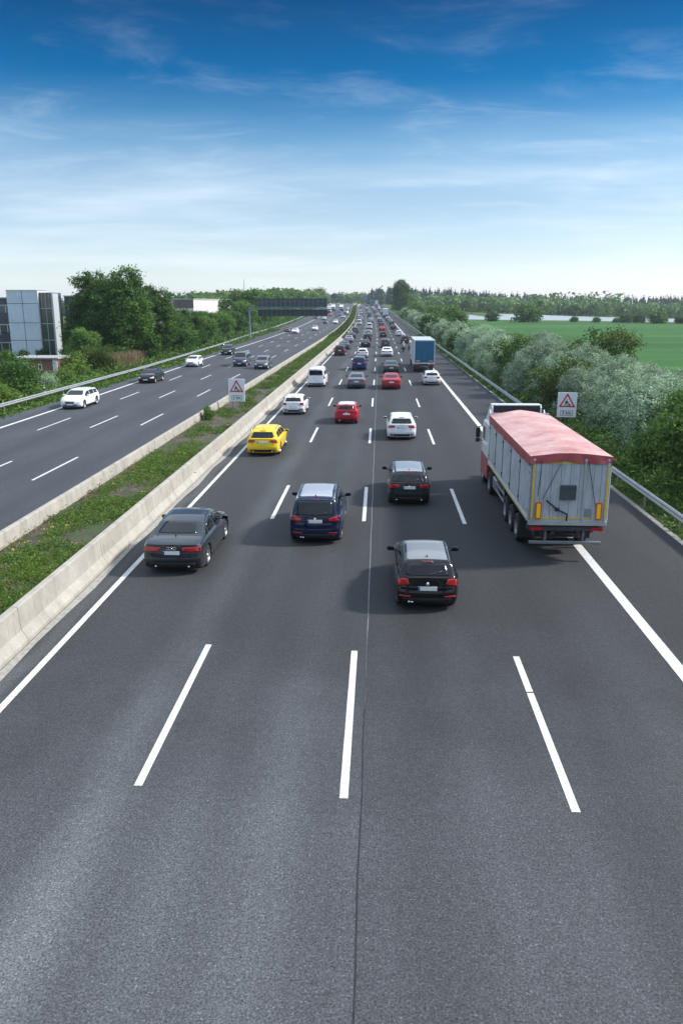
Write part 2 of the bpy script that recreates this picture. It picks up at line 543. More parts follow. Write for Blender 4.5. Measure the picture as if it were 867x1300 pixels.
# longitudinal joint in the asphalt
mk = MB()
def dash(x, d0, ln, w, h=.004):
    n = max(1, int(ln / 3))
    vs = []
    for i in range(n + 1):
        d = d0 + ln * i / n
        xo = flare(x, d)
        vs += [P(xo - w / 2, d, h), P(xo + w / 2, d, h)]
    mk.add(vs, [(2 * i, 2 * i + 1, 2 * i + 3, 2 * i + 2) for i in range(n)])
for x, ph in ((-4.18, 12.1), (-.52, 11.9), (3.40, 11.7)):
    d = ph - 36
    while d < 900:
        if abs(x - 3.4) < .1 and abs(d - ph) < .1:       # this one is broken by a joint
            dash(x, d, 4.2, .15); dash(x, d + 4.26, 1.8, .15)
        else:
            dash(x, d, 6.0, .15)
        d += 18
for x, ph in ((-16.72, .6), (-19.88, 17.3), (-23.05, 16.0)):
    d = ph - 18
    while d < 900:
        dash(x, d, 6.0, .14); d += 18
def solid(x, w, h=.004, ds=DS):
    vs = []
    for d in ds:
        xo = flare(x, d)
        vs += [P(xo - w / 2, d, h), P(xo + w / 2, d, h)]
    mk.add(vs, [(2 * i, 2 * i + 1, 2 * i + 3, 2 * i + 2) for i in range(len(ds) - 1)])
solid(-7.90, .17); solid(7.10, .30); solid(-13.45, .15); solid(-26.05, .27)
tag(mk.build('lane_markings', M_LINE), kind='structure')
mb = MB()
vs = []
for i, d in enumerate(DS):
    wv = .012 * math.sin(d * 1.7)
    vs += [P(-.23 + wv, d, .004), P(-.205 + wv, d, .004)]
mb.add(vs, [(2 * i, 2 * i + 1, 2 * i + 3, 2 * i + 2) for i in range(len(DS) - 1)])
def sealant():
    q = NT('joint_sealant')
    X, Y, Z = q.xyz()
    f = q.rng(q.math('ADD', Y, q.rng(q.noise(.8, 4, .7), .3, .7, -4, 4)), 15, 22)
    q.col(q.mix(1., q.mix(f, (.015, .015, .015), (.20, .20, .195)), q.rng(q.noise(4, 5, .8), .35, .65, .4, 1.3), 'MULTIPLY')); return q.m
tag(mb.build('asphalt_joint', sealant()), kind='structure')
mb = MB()                                  # dust gathered at the foot of the concrete barrier
vs = []
for d in DS:
    vs += [P(-8.72, d, .003), P(-8.50 + .05 * math.sin(d * .9) + .03 * math.sin(d * 2.3), d, .003)]
mb.add(vs, [(2 * i, 2 * i + 1, 2 * i + 3, 2 * i + 2) for i in range(len(DS) - 1)])
tag(mb.build('gutter_dust', mat('pale_dust', (.30, .29, .26), .95, noise=(6, .35, 6))), kind='structure')
# field beyond the shrubs, pale sheeting, far ground
def sheet(name, mt, pts, h):
    mb = MB()
    n = 24; vs = []; fs = []
    (x0, x1, y0, y1) = pts
    for j in range(n + 1):
        for i in range(n + 1):
            x = x0 + (x1 - x0) * i / n; y = y0 + (y1 - y0) * j / n
            vs.append((x, y, ground_z(x, y) + h))
    for j in range(n):
        for i in range(n):
            a = j * (n + 1) + i; fs.append((a, a + 1, a + n + 2, a + n + 1))
    mb.add(vs, fs, 0, True)
    return tag(mb.build(name, mt), kind='structure')
sheet('field', M_CROP, (24, 900, 20, 352), .06)
sheet('sheeted_field', M_PALE, (38, 1100, 376, 490), .06)

# ------------------------------------------------------------------ barriers and guard rails
def barrier(label, x0, flip, name='concrete_barrier'):
    s = -1 if flip else 1      # +1: traffic face to +x
    prof = [(x0 + s * .30, -.06), (x0 + s * .30, .10), (x0 + s * .14, .34), (x0 + s * .095, .92), (x0 + s * .075, .95),
            (x0 - s * .075, .95), (x0 - s * .095, .92), (x0 - s * .14, .34), (x0 - s * .30, .10), (x0 - s * .30, -.06)]
    prof = [(x, h + (.0)) for x, h in prof]
    b = MB(); v, f = sweep(prof, [d for d in DS if d < 720], closed=True); b.add(v, f)
    o = b.build(name, M_CONC)
    return tag(o, label, 'barrier', 'precast concrete walls along the median')
barrier('pale concrete barrier between the planted median and the crowded lanes', -9.04, False)
barrier('pale concrete barrier between the planted median and the oncoming lanes', -12.47, True)
def rail(label, offx, side, ds, post_to, h=.75):
    # side: +1 traffic is to the +x side
    s = side
    prof = [(0, h), (s * .035, h - .02), (s * .08, h - .07), (s * .02, h - .15), (s * .08, h - .23), (s * .035, h - .29), (0, h - .31)]
    back = [(x - s * .006, z) for x, z in prof][::-1]
    b = MB(); v, f = sweep(prof + back, ds, offx, closed=True); b.add(v, f)
    o = b.build('guard_rail', M_STEEL)
    tag(o, label, 'guard rail')
    d = ds[0] + 1; k = 0; pm = None
    while d < post_to and k < 95:
        if pm is None:
            q = MB().box((0, 0, (h - .15) / 2 - .02), (.055, .10, h - .13)); q.box((s * .0, 0, h - .15), (.09, .05, .12))
            pm = q.mesh('post', [M_STEEL])
        p = link_mesh('post', pm, o)
        p.location = P(offx(d) - s * .065, d, -.03)
        d += 4.0; k += 1
    return o
rail('galvanised guard rail along the grass verge of the oncoming lanes', lambda d: interp(RAIL, d), 1, stations(-20, 900, 2, 6), 330)
rail('galvanised guard rail in front of the silvery shrubs on the hard shoulder side', lambda d: 11.25, -1, stations(-20, 700, 2, 6), 330)

# ------------------------------------------------------------------ the overpass the picture was taken from (behind and below the viewpoint)
def overpass():
    rt = empty('overpass_bridge', (0, 0, 0)); tag(rt, 'concrete overpass crossing the motorway beneath and behind the viewpoint', 'bridge')
    mc = mat('bridge_concrete', (.10, .10, .09), .85, noise=(.6, .2, 6))
    b = MB().box((-9, -7.2, 6.0), (110, 11.6, .55), 0)
    for y in (-2.6, -5.6, -8.8, -11.8): b.box((-9, y, 5.35), (110, .7, .9), 0)
    b.build('deck', mc, rt)
    MB().box((-9, -1.15, 6.45), (110, .35, .55), 0).build('edge_beam', mc, rt)
    for x in (-31.5, -10.7, 13.2):
        q = MB()
        for y in (-3.5, -7.2, -11): q.tube([(x, y, -.3), (x, y, 4.9)], .45, 16)
        q.build('pier', mc, rt)
    r = MB()
    for z in (7.1, 7.5): r.tube([(-60, -1.1, z), (44, -1.1, z)], .03, 6)
    x = -60
    while x < 44: r.tube([(x, -1.1, 6.5), (x, -1.1, 7.5)], .03, 6); x += 2
    r.build('railing', M_STEEL, rt)
overpass()

# ------------------------------------------------------------------ cars
def prof_eval(p, y):
    return interp(p, y)
def smooth_eval(p, y, r=.07):
    return (interp(p, y - r) + 2 * interp(p, y) + interp(p, y + r)) / 4
KINDS = {
 'sedan': dict(L=5.05, W=1.92, clr=.20, wr=.345, ya=1.10, yb=4.12,
   top=[(0, .97), (.06, 1.00), (.50, 1.06), (.80, 1.09), (1.50, 1.37), (2.0, 1.45), (2.7, 1.465), (3.15, 1.40), (3.95, 1.03), (4.6, .92), (4.95, .79), (5.05, .70)],
   belt=[(0, .90), (.6, .96), (2.0, .94), (3.9, .90), (4.6, .82), (5.05, .64)],
   rw=[(-.64, 1.13), (.64, 1.13), (.50, 1.36), (-.50, 1.36)], lights=[(.90, .76), (.90, .90), (.34, .90), (.34, .80), (.55, .76)],
   ws=[(-.72, 1.07), (.72, 1.07), (.54, 1.37), (-.54, 1.37)], side=[(1.18, 1.50), (1.58, 2.42), (2.50, 3.60)], plate=(.66, .80), tum=.42),
 'wagon': dict(L=4.80, W=1.83, clr=.20, wr=.33, ya=.98, yb=3.86,
   top=[(0, .98), (.07, 1.03), (.40, 1.32), (.52, 1.40), (1.2, 1.46), (2.3, 1.47), (2.9, 1.40), (3.68, 1.02), (4.4, .90), (4.7, .78), (4.8, .68)],
   belt=[(0, .93), (1, .95), (3.6, .90), (4.4, .80), (4.8, .62)],
   rw=[(-.66, 1.03), (.66, 1.03), (.54, 1.33), (-.54, 1.33)], lights=[(.86, .76), (.86, .94), (.42, .93), (.42, .80)],
   ws=[(-.70, 1.06), (.70, 1.06), (.54, 1.38), (-.54, 1.38)], side=[(.52, 1.28), (1.36, 2.24), (2.32, 3.40)], plate=(.74, .87), tum=.40, rails=True),
 'hatch': dict(L=4.25, W=1.76, clr=.19, wr=.325, ya=.78, yb=3.40,
   top=[(0, .96), (.07, 1.01), (.34, 1.28), (.46, 1.36), (1.1, 1.43), (1.9, 1.44), (2.45, 1.37), (3.2, 1.02), (3.9, .90), (4.15, .78), (4.25, .68)],
   belt=[(0, .92), (1, .93), (3.1, .89), (3.9, .80), (4.25, .62)],
   rw=[(-.62, 1.02), (.62, 1.02), (.52, 1.29), (-.52, 1.29)], lights=[(.84, .72), (.86, .95), (.54, .94), (.50, .78)],
   ws=[(-.66, 1.06), (.66, 1.06), (.52, 1.35), (-.52, 1.35)], side=[(.50, .98), (1.06, 1.90), (1.98, 2.96)], plate=(.62, .75), tum=.36),
 'mpv': dict(L=4.82, W=1.88, clr=.20, wr=.345, ya=.92, yb=3.84,
   top=[(0, 1.02), (.06, 1.07), (.30, 1.52), (.44, 1.64), (1.4, 1.71), (2.4, 1.70), (3.0, 1.58), (3.90, 1.10), (4.4, .98), (4.72, .84), (4.82, .72)],
   belt=[(0, .98), (1, 1.0), (3.7, .96), (4.4, .86), (4.82, .66)],
   rw=[(-.70, 1.06), (.70, 1.06), (.60, 1.52), (-.60, 1.52)], lights=[(.92, .86), (.92, 1.08), (.48, .96), (.48, .86)],
   ws=[(-.74, 1.14), (.74, 1.14), (.58, 1.60), (-.58, 1.60)], side=[(.42, 1.10), (1.20, 2.16), (2.24, 3.60)], plate=(.80, .93), tum=.30, rails=True),
 'suv': dict(L=4.55, W=1.86, clr=.24, wr=.37, ya=.88, yb=3.62,
   top=[(0, 1.04), (.06, 1.10), (.26, 1.48), (.40, 1.60), (1.2, 1.68), (2.2, 1.68), (2.7, 1.56), (3.4, 1.14), (4.1, 1.04), (4.4, .90), (4.55, .76)],
   belt=[(0, 1.0), (1, 1.02), (3.3, 1.0), (4.1, .92), (4.55, .70)],
   rw=[(-.64, 1.08), (.64, 1.08), (.55, 1.46), (-.55, 1.46)], lights=[(.90, .84), (.90, 1.08), (.62, 1.08), (.62, .84)],
   ws=[(-.70, 1.18), (.70, 1.18), (.56, 1.54), (-.56, 1.54)], side=[(.44, 1.04), (1.12, 2.06), (2.14, 3.14)], plate=(.78, .91), tum=.30, rails=True),
 'van': dict(L=4.90, W=1.90, clr=.20, wr=.335, ya=.95, yb=3.92,
   top=[(0, 1.20), (.03, 1.26), (.12, 1.70), (.22, 1.88), (1.0, 1.95), (3.0, 1.94), (3.45, 1.82), (4.15, 1.22), (4.65, 1.06), (4.85, .92), (4.90, .80)],
   belt=[(0, 1.08), (1, 1.10), (4.0, 1.05), (4.65, .94), (4.9, .74)],
   rw=[(-.70, 1.20), (.70, 1.20), (.66, 1.70), (-.66, 1.70)], lights=[(.93, .84), (.93, 1.20), (.80, 1.20), (.80, .84)],
   ws=[(-.78, 1.26), (.78, 1.26), (.62, 1.80), (-.62, 1.80)], side=[(.36, 1.42), (1.52, 2.60), (2.70, 3.80)], plate=(.86, .99), tum=.17),
 'mini': dict(L=3.72, W=1.68, clr=.18, wr=.315, ya=.58, yb=3.04,
   top=[(0, .96), (.06, 1.01), (.24, 1.26), (.36, 1.36), (1.0, 1.40), (1.9, 1.40), (2.30, 1.32), (2.78, 1.02), (3.4, .92), (3.62, .80), (3.72, .68)],
   belt=[(0, .94), (1, .94), (2.7, .92), (3.4, .84), (3.72, .62)],
   rw=[(-.58, 1.02), (.58, 1.02), (.50, 1.28), (-.50, 1.28)], lights=[(.80, .72), (.80, .94), (.64, .94), (.64, .72)],
   ws=[(-.62, 1.06), (.62, 1.06), (.52, 1.32), (-.52, 1.32)], side=[(.38, .92), (.98, 1.66), (1.74, 2.58)], plate=(.66, .78), tum=.28),
}
ER = [(.15, .16), (.28, .05), (.42, 0), (.58, 0), (.66, .045), (.90, .07), (1.1, .10), (1.5, .10)]
EF = [(.15, .20), (.28, .06), (.42, 0), (.56, 0), (.64, .05), (.80, .14), (1.2, .20)]
def shell(k):
    s = KINDS[k]; L, hw, clr = s['L'], s['W'] / 2, s['clr']
    wz = s['wr']; Ra = s['wr'] + .055
    ys = sorted(set([round(L * i / 66, 4) for i in range(67)] + [.02, .05, L - .02, L - .05] +
                    [yw + Ra * q for yw in (s['ya'], s['yb']) for q in (-1, -.97, -.85, .85, .97, 1)]))
    def fall(d, r=.75):
        return max(0, 1 - d / r) ** 2
    def deform(x, y, z):
        u = min(1, abs(x) / hw)
        y2 = y + fall(y) * (interp(ER, z) + .17 * u ** 3.0)
        y2 -= fall(L - y) * (interp(EF, z) + .36 * u ** 2.6)
        return (x, y2, z)
    def ring(y):
        zb = clr
        for yw in (s['ya'], s['yb']):
            dy = abs(y - yw)
            if dy < Ra: zb = max(zb, wz + math.sqrt(max(0, Ra * Ra - dy * dy)))
        taper = 1 - .07 * fall(y, .5) - .10 * fall(L - y, .7)
        w = hw * taper
        ztop = smooth_eval(s['top'], y, .05); zbelt = min(smooth_eval(s['belt'], y), ztop - .02)
        pts = [(0, zb), (w - .09, zb), (w - .015, zb + .012)]
        arch = .012 if zb > clr + .02 else 0
        for f in (.18, .36, .52, .66, .80, .92, 1.0):
            z = zb + .012 + (zbelt - zb - .012) * f
            zz = (z - clr) / (zbelt - clr)
            hx = w * (.955 + .045 * math.sin(math.pi * (.12 + .66 * zz))) + (arch * (1 - f))
            if f == 1.0: hx -= .018
            pts.append((hx, z))
        wsh = pts[-1][0] - .035; zs = zbelt + .018
        h = max(.004, ztop - zs)
        drop = min(.115, .55 * h)
        ws_ = wsh - s['tum'] * (h - drop)
        kk = min(1, h / .12)
        pts += [(wsh, zs), ((wsh + ws_) / 2 + .012 * kk, zs + (h - drop) * .5), (ws_, zs + h - drop),
                (ws_ - .035 * kk, ztop - .50 * drop), (ws_ - .10 * kk, ztop - .20 * drop), (ws_ - .22, ztop - .05 * drop), (ws_ * .4, ztop + .006), (0, ztop + .012)]
        return pts
    rings = [ring(y) for y in ys]
    n = len(rings[0]); V = []; F = []; M = []
    # right half then mirrored left half
    def idx(j, i, side):
        return (j * n + i) * 2 + side
    for j, rg in enumerate(rings):
        for (x, z) in rg:
            V.append(deform(x, ys[j], z)); V.append(deform(-x, ys[j], z))
    for j in range(len(ys) - 1):
        for i in range(n - 1):
            a, b, c, d = idx(j, i, 0), idx(j, i + 1, 0), idx(j + 1, i + 1, 0), idx(j + 1, i, 0)
            F.append((a, d, c, b)); M.append(1 if i < 2 else 0)
            a, b, c, d = idx(j, i, 1), idx(j, i + 1, 1), idx(j + 1, i + 1, 1), idx(j + 1, i, 1)
            F.append((a, b, c, d)); M.append(1 if i < 2 else 0)
    us = [1, .86, .66, .4, 0, -.4, -.66, -.86, -1]
    for j, rev in ((0, False), (len(ys) - 1, True)):
        g = []
        for i in range(n):
            x, z = rings[j][i]
            row = []
            for u in us:
                if u == 1: row.append(idx(j, i, 0))
                elif u == -1: row.append(idx(j, i, 1))
                else:
                    V.append(deform(x * u, ys[j], z)); row.append(len(V) - 1)
            g.append(row)
        for i in range(n - 1):
            for q in range(len(us) - 1):
                f = (g[i][q], g[i][q + 1], g[i + 1][q + 1], g[i + 1][q])
                F.append(f if rev else f[::-1]); M.append(0)
    bm_ = bmesh.new()
    vv = [bm_.verts.new(v) for v in V]
    for f, m in zip(F, M):
        try:
            q = bm_.faces.new([vv[i] for i in f]); q.material_index = m; q.smooth = True
        except ValueError:
            pass
    bmesh.ops.remove_doubles(bm_, verts=bm_.verts, dist=.0006)
    bmesh.ops.recalc_face_normals(bm_, faces=bm_.faces)
    return bm_, BVHTree.FromBMesh(bm_)
def rounded(poly, r, seg=3):
    out = []; n = len(poly)
    for i in range(n):
        p = Vector(poly[i]); a = Vector(poly[i - 1]); b = Vector(poly[(i + 1) % n])
        da = (a - p); db = (b - p)
        ra = min(r, da.length * .45); rb = min(r, db.length * .45)
        p0 = p + da.normalized() * ra; p2 = p + db.normalized() * rb
        for k in range(seg + 1):
            t = k / seg
            out.append(p0 * (1 - t) ** 2 + p * 2 * t * (1 - t) + p2 * t * t)
    # densify long edges
    res = []
    for i, p in enumerate(out):
        q = out[(i + 1) % len(out)]
        m = max(1, int((q - p).length / .12))
        for k in range(m): res.append(p.lerp(q, k / m))
    return res
def patch(bvh, poly, view, off=.005, r=.04, mb=None, mi=0, rings=5, L=5.):
    """A pane that hugs the body: outline seen from the rear (x,z), front (x,z), side (y,z) or above (x,y), projected onto the shell."""
    pts = rounded(poly, r)
    c = Vector((sum(p[0] for p in pts) / len(pts), sum(p[1] for p in pts) / len(pts)))
    def cast(a, b):
        if view == 'rear': o, d = (a, -2, b), (0, 1, 0)
        elif view == 'front': o, d = (a, 9, b), (0, -1, 0)
        elif view == 'side+': o, d = (3, a, b), (-1, 0, 0)
        elif view == 'side-': o, d = (-3, a, b), (1, 0, 0)
        else: o, d = (a, b, 4), (0, 0, -1)
        h, nn, _, dist = bvh.ray_cast(Vector(o), Vector(d))
        if h is None: return None, None
        if nn.dot(Vector(d)) > 0: nn = -nn
        return h, nn
    vs = []; fs = []
    n = len(pts)
    last = [None] * n
    h0, n0 = cast(*c)
    if h0 is None: return mb or MB()
    vs.append(h0 + n0 * off)
    for k in range(1, rings + 1):
        t = k / rings
        for i, p in enumerate(pts):
            q = c.lerp(p, t)
            h, nn = cast(*q)
            if h is None: h, nn = last[i] if last[i] else (h0, n0)
            last[i] = (h, nn)
            vs.append(h + nn * off)
    for i in range(n): vs.append(last[i][0] - last[i][1] * .01)
    for i in range(n): fs.append((0, 1 + i, 1 + (i + 1) % n))
    for k in range(rings):
        for i in range(n):
            a = 1 + k * n + i; b = 1 + k * n + (i + 1) % n
            fs.append((a, a + n, b + n, b))
    mb = mb or MB()
    mb.add(vs, fs, mi, True)
    return mb
def flip(poly): return [(-a, b) for a, b in poly][::-1]
MC = {}
def wheel_meshes(r, w=.22, spokes=7):
    key = ('wheel', round(r, 3), w, spokes)
    if key in MC: return MC[key]
    t = MB()
    t.lathe_x([(-w / 2, r * .66), (-w / 2, r * .90), (-w / 2 + .03, r * .985), (-w / 4, r), (w / 4, r), (w / 2 - .03, r * .985), (w / 2, r * .90), (w / 2, r * .66), (w / 2 - .05, r * .62), (-w / 2 + .05, r * .62), (-w / 2, r * .66)], 28)
    m = MB()
    m.lathe_x([(-w / 2 + .01, r * .67), (-w / 2 + .01, r * .62), (0.0, r * .60), (w / 2 - .03, r * .61), (w / 2 - .002, r * .64), (w / 2 - .002, r * .68)], 28)
    m.lathe_x([(.0, .0), (.0, r * .6)], 20, mi=1)
    m.lathe_x([(w / 2 - .06, .0), (w / 2 - .02, .0), (w / 2 - .02, r * .15), (w / 2 - .06, r * .17)], 14)
    for k in range(spokes):
        a = 2 * math.pi * k / spokes
        rot = Matrix.Rotation(a, 3, 'X')
        m.box(rot @ Vector((w / 2 - .045, 0, r * .38)), (.035, r * .14, r * .52), rot=rot)
    res = (t.mesh('wheel', [M_TYRE]), m.mesh('rim', [M_RIM, M_BLACK]))
    MC[key] = res
    return res
def strip_on(bvh, mb, pts, view, w=.012, mi=1):
    for a, b in zip(pts, pts[1:]):
        a = Vector(a); b = Vector(b); t = (b - a).normalized(); nn = Vector((-t[1], t[0])) * w / 2
        patch(bvh, [a - nn, b - nn, b + nn, a + nn], view, .0015, .001, mb, mi, 1)
def car_parts(k, detail, variant):
    """meshes of a kind, made once: list of (name, mesh, paint?, location)"""
    key = (k, detail, variant)
    if key in MC: return MC[key]
    s = KINDS[k]; L, hw = s['L'], s['W'] / 2
    if ('shell', k) not in MC: MC[('shell', k)] = shell(k)
    bm0, bvh = MC[('shell', k)]
    me = bpy.data.meshes.new('body'); bm0.to_mesh(me)
    out = []
    b = MB()
    b.v = [tuple(v.co) for v in me.vertices]; b.f = [tuple(p.vertices) for p in me.polygons]
    b.m = [p.material_index for p in me.polygons]; b.sm = [True] * len(b.f)
    bpy.data.meshes.remove(me)
    if detail > 0:
        beltz = lambda y: interp(s['belt'], y)
        for v_ in ('side+', 'side-'):                 # door shut lines
            for y0 in (s['side'][1][0] - .02, s['side'][1][1] + .03, s['side'][2][1] - .12):
                strip_on(bvh, b, [(y0, .30), (y0, beltz(y0) - .02)], v_)
        z0 = s['lights'][0][1] - .06
        strip_on(bvh, b, [(-hw * .62, z0 - .10), (-hw * .66, z0 + .12), (-hw * .62, z0 + .16)], 'rear')
        strip_on(bvh, b, [(hw * .62, z0 - .10), (hw * .66, z0 + .12), (hw * .62, z0 + .16)], 'rear')
        strip_on(bvh, b, [(-hw * .62, z0 - .10), (hw * .62, z0 - .10)], 'rear')
        for v_ in ('side+', 'side-'):                  # sills
            patch(bvh, [(s['ya'] + .44, .22), (s['yb'] - .44, .22), (s['yb'] - .44, .30), (s['ya'] + .44, .30)], v_, .004, .02, b, 1, 2)
        if k == 'sedan':
            strip_on(bvh, b, [(-.60, .70), (-.60, 1.5)], 'top', .01)
        # underbody
    b.box((0, L / 2, s['clr'] + .10), (s['W'] - .56, L - 1.0, .16), 1)
    out.append(('body', b.mesh('body', [M_BLACK, M_BLACK]), True, (0, 0, 0)))
    gl = M_GLASSG if variant == 'greenglass' else M_GLASS
    out.append(('rear_window', patch(bvh, s['rw'], 'rear', .006, .06).mesh('rear_window', [gl]), False, (0, 0, 0)))
    out.append(('windscreen', patch(bvh, s['ws'], 'front', .006, .06).mesh('windscreen', [M_GLASS]), False, (0, 0, 0)))
    ztop = lambda y: smooth_eval(s['top'], y, .05); zb_ = lambda y: interp(s['belt'], y)
    for v_ in ('side+', 'side-'):
        if detail == 0:
            spans = [(s['side'][0][0], s['side'][2][1])]
        else: spans = s['side']
        for (ya, yb) in spans:
            lo, hi = [], []
            for i in range(7):
                y = ya + (yb - ya) * i / 6
                t = min(ztop(y) - .125, zb_(y) + .48)
                if t > zb_(y) + .065:
                    lo.append((y, zb_(y) + .045)); hi.append((y, t))
            if len(lo) < 3: continue
            out.append(('side_window', patch(bvh, lo + hi[::-1], v_, .005, .03, rings=3).mesh('side_window', [M_GLASS]), False, (0, 0, 0)))
    lt = s['lights']
    for pl in (lt, flip(lt)):
        out.append(('tail_light', patch(bvh, pl, 'rear', .012, .03, rings=3).mesh('tail_light', [M_RED]), False, (0, 0, 0)))
    zf = interp(s['top'], L - .12) - .12
    hl = [(hw * .94, zf - .13), (hw * .96, zf + .02), (hw * .60, zf - .01), (hw * .52, zf - .12)]
    for pl in (hl, flip(hl)):
        out.append(('headlight', patch(bvh, pl, 'front', .010, .04, rings=3).mesh('headlight', [M_LAMPW]), False, (0, 0, 0)))
    out.append(('front_grille', patch(bvh, [(-hw * .40, zf - .20), (hw * .40, zf - .20), (hw * .44, zf - .03), (-hw * .44, zf - .03)], 'front', .010, .03).mesh('front_grille', [M_BLACK]), False, (0, 0, 0)))
    pz0, pz1 = s['plate']
    # number plates
    def plate(view, z0, z1):
        c = []
        h, nn, _, _ = bvh.ray_cast(Vector((0, -2 if view == 'rear' else 9, (z0 + z1) / 2)), Vector((0, 1 if view == 'rear' else -1, 0)))
        sg = -1 if view == 'rear' else 1
        q = MB().box((0, h.y + sg * .012, (z0 + z1) / 2), (.52, .02, .115), 0)
        q.box((-.235 if view == 'rear' else .235, h.y + sg * .0235, (z0 + z1) / 2), (.045, .004, .105), 1)
        return q.mesh('number_plate', [M_PLATE, M_PLATEB])
    out.append(('number_plate', plate('rear', pz0, pz1), False, (0, 0, 0)))
    out.append(('number_plate', plate('front', .36, .48), False, (0, 0, 0)))
    # lower bumper insert with exhausts
    q = patch(bvh, [(-hw * .72, .26), (hw * .72, .26), (hw * .78, .40), (-hw * .78, .40)], 'rear', .008, .03, rings=3)
    if detail:
        for x in ((-.52, .52) if k in ('sedan', 'wagon') else (-.50, -.42)):
            h, nn, _, _ = bvh.ray_cast(Vector((x, -2, .28)), Vector((0, 1, 0)))
            if h: q.tube([(x, h.y - .03, .27), (x, h.y + .12, .27)], .036, 10, 1)
        if k in ('mpv', 'suv', 'hatch', 'mini'):
            for x in (-.62, .62):
                patch(bvh, [(x - .16, .43), (x + .16, .43), (x + .16, .475), (x - .16, .475)], 'rear', .01, .01, q, 2, 2)
    out.append(('bumper_insert', q.mesh('bumper_insert', [M_BLACK, M_CHROME, M_RED]), False, (0, 0, 0)))
    q = patch(bvh, [(-hw * .70, .25), (hw * .70, .25), (hw * .62, .40), (-hw * .62, .40)], 'front', .008, .03, rings=3)
    out.append(('air_intake', q.mesh('air_intake', [M_BLACK]), False, (0, 0, 0)))
    # mirrors
    ym = s['side'][2][1] - .22; zm = zb_(ym) + .10
    for sg in (-1, 1):
        q = MB(); bx = hw + .11
        nv = []; nf = []
        for i in range(7):
            th_ = math.pi * i / 6
            for j in range(10):
                ph = 2 * math.pi * j / 10
                x = .115 * math.sin(th_) * math.cos(ph); z = .075 * math.sin(th_) * math.sin(ph); y = .075 * math.cos(th_)
                if y < -.02: y = -.02 - (y + .02) * -.15
                x = math.copysign(abs(x / .115) ** .7 * .115, x); z = math.copysign(abs(z / .075) ** .7 * .075, z)
                nv.append((sg * bx + x, ym + y, zm + z))
        for i in range(6):
            for j in range(10):
                a = i * 10 + j; b2 = i * 10 + (j + 1) % 10
                nf.append((a, b2, b2 + 10, a + 10))
        q.add(nv, nf, 0, True)
        q.box((sg * (hw - .01), ym + .01, zm - .05), (.16, .05, .035), 1)
        q.box((sg * bx, ym - .034, zm), (.17, .006, .10), 2)
        out.append(('wing_mirror', q.mesh('wing_mirror', [M_BLACK, M_BLACK, M_GLASS]), True, (0, 0, 0)))
    if detail:
        # high brake light, aerial, wiper
        yt = [y for y in [i * .02 for i in range(80)] if ztop(y) > interp([(0, 0), (9, 0)], 0) + s['rw'][2][1] + .055]
        y0 = yt[0] if yt else .5
        z0 = s['rw'][2][1] + .035
        if k != 'sedan':
            out.append(('high_brake_light', patch(bvh, [(-.16, z0), (.16, z0), (.16, z0 + .028), (-.16, z0 + .028)], 'rear', .012, .005, rings=2).mesh('high_brake_light', [mat('unlit_brake_lamp', (.12, .004, .006), .15, coat=.5)]), False, (0, 0, 0)))
            zz0 = s['rw'][0][1]
            w_ = patch(bvh, [(-.02, zz0 + .02), (.0, zz0 + .0), (.40, zz0 + .09), (.40, zz0 + .115)], 'rear', .02, .004, rings=2)
            out.append(('rear_wiper', w_.mesh('rear_wiper', [M_BLACK]), False, (0, 0, 0)))
        a = MB(); ya_ = y0 + .28; h, nn, _, _ = bvh.ray_cast(Vector((0, ya_, 4)), Vector((0, 0, -1)))
        a.add([(-.022, ya_ - .07, h.z - .005), (.022, ya_ - .07, h.z - .005), (0, ya_ + .10, h.z - .005), (0, ya_ - .05, h.z + .062), (0, ya_ - .075, h.z + .055)],
              [(0, 2, 3, 4), (1, 4, 3, 2), (0, 4, 1), (0, 1, 2)])
        out.append(('roof_aerial', a.mesh('roof_aerial', [M_BLACK]), False, (0, 0, 0)))
        if s.get('rails'):
            for sg in (-1, 1):
                pts = []
                for i in range(9):
                    y = y0 + .05 + (s['side'][2][1] - .75 - y0) * i / 8
                    x = sg * (hw - .035 - .035 - s['tum'] * (ztop(y) - zb_(y) - .13) - .045)
                    h, nn, _, _ = bvh.ray_cast(Vector((x, y, 4)), Vector((0, 0, -1)))
                    pts.append((x, y, h.z + (.045 if 0 < i < 8 else .0)))
                out.append(('roof_rail', MB().tube(pts, .016, 6).mesh('roof_rail', [M_CHROME]), False, (0, 0, 0)))
        # badge
        h, nn, _, _ = bvh.ray_cast(Vector((0, -2, s['lights'][0][1] + .10)), Vector((0, 1, 0)))
        q = MB()
        if variant == 'rings':
            for i in range(4):
                cx = -.105 + i * .07
                q.tube([(cx + .045 * math.cos(t), h.y - .014, s['lights'][0][1] + .11 + .045 * math.sin(t)) for t in [2 * math.pi * j / 14 for j in range(15)]], .007, 5, cap=False)
        else:
            q.tube([(0, h.y - .014, s['lights'][0][1] + .09), (0, h.y + .02, s['lights'][0][1] + .09)], .045, 14)
        out.append(('badge', q.mesh('badge', [M_CHROME]), False, (0, 0, 0)))
    MC[key] = out
    return out
cars = []
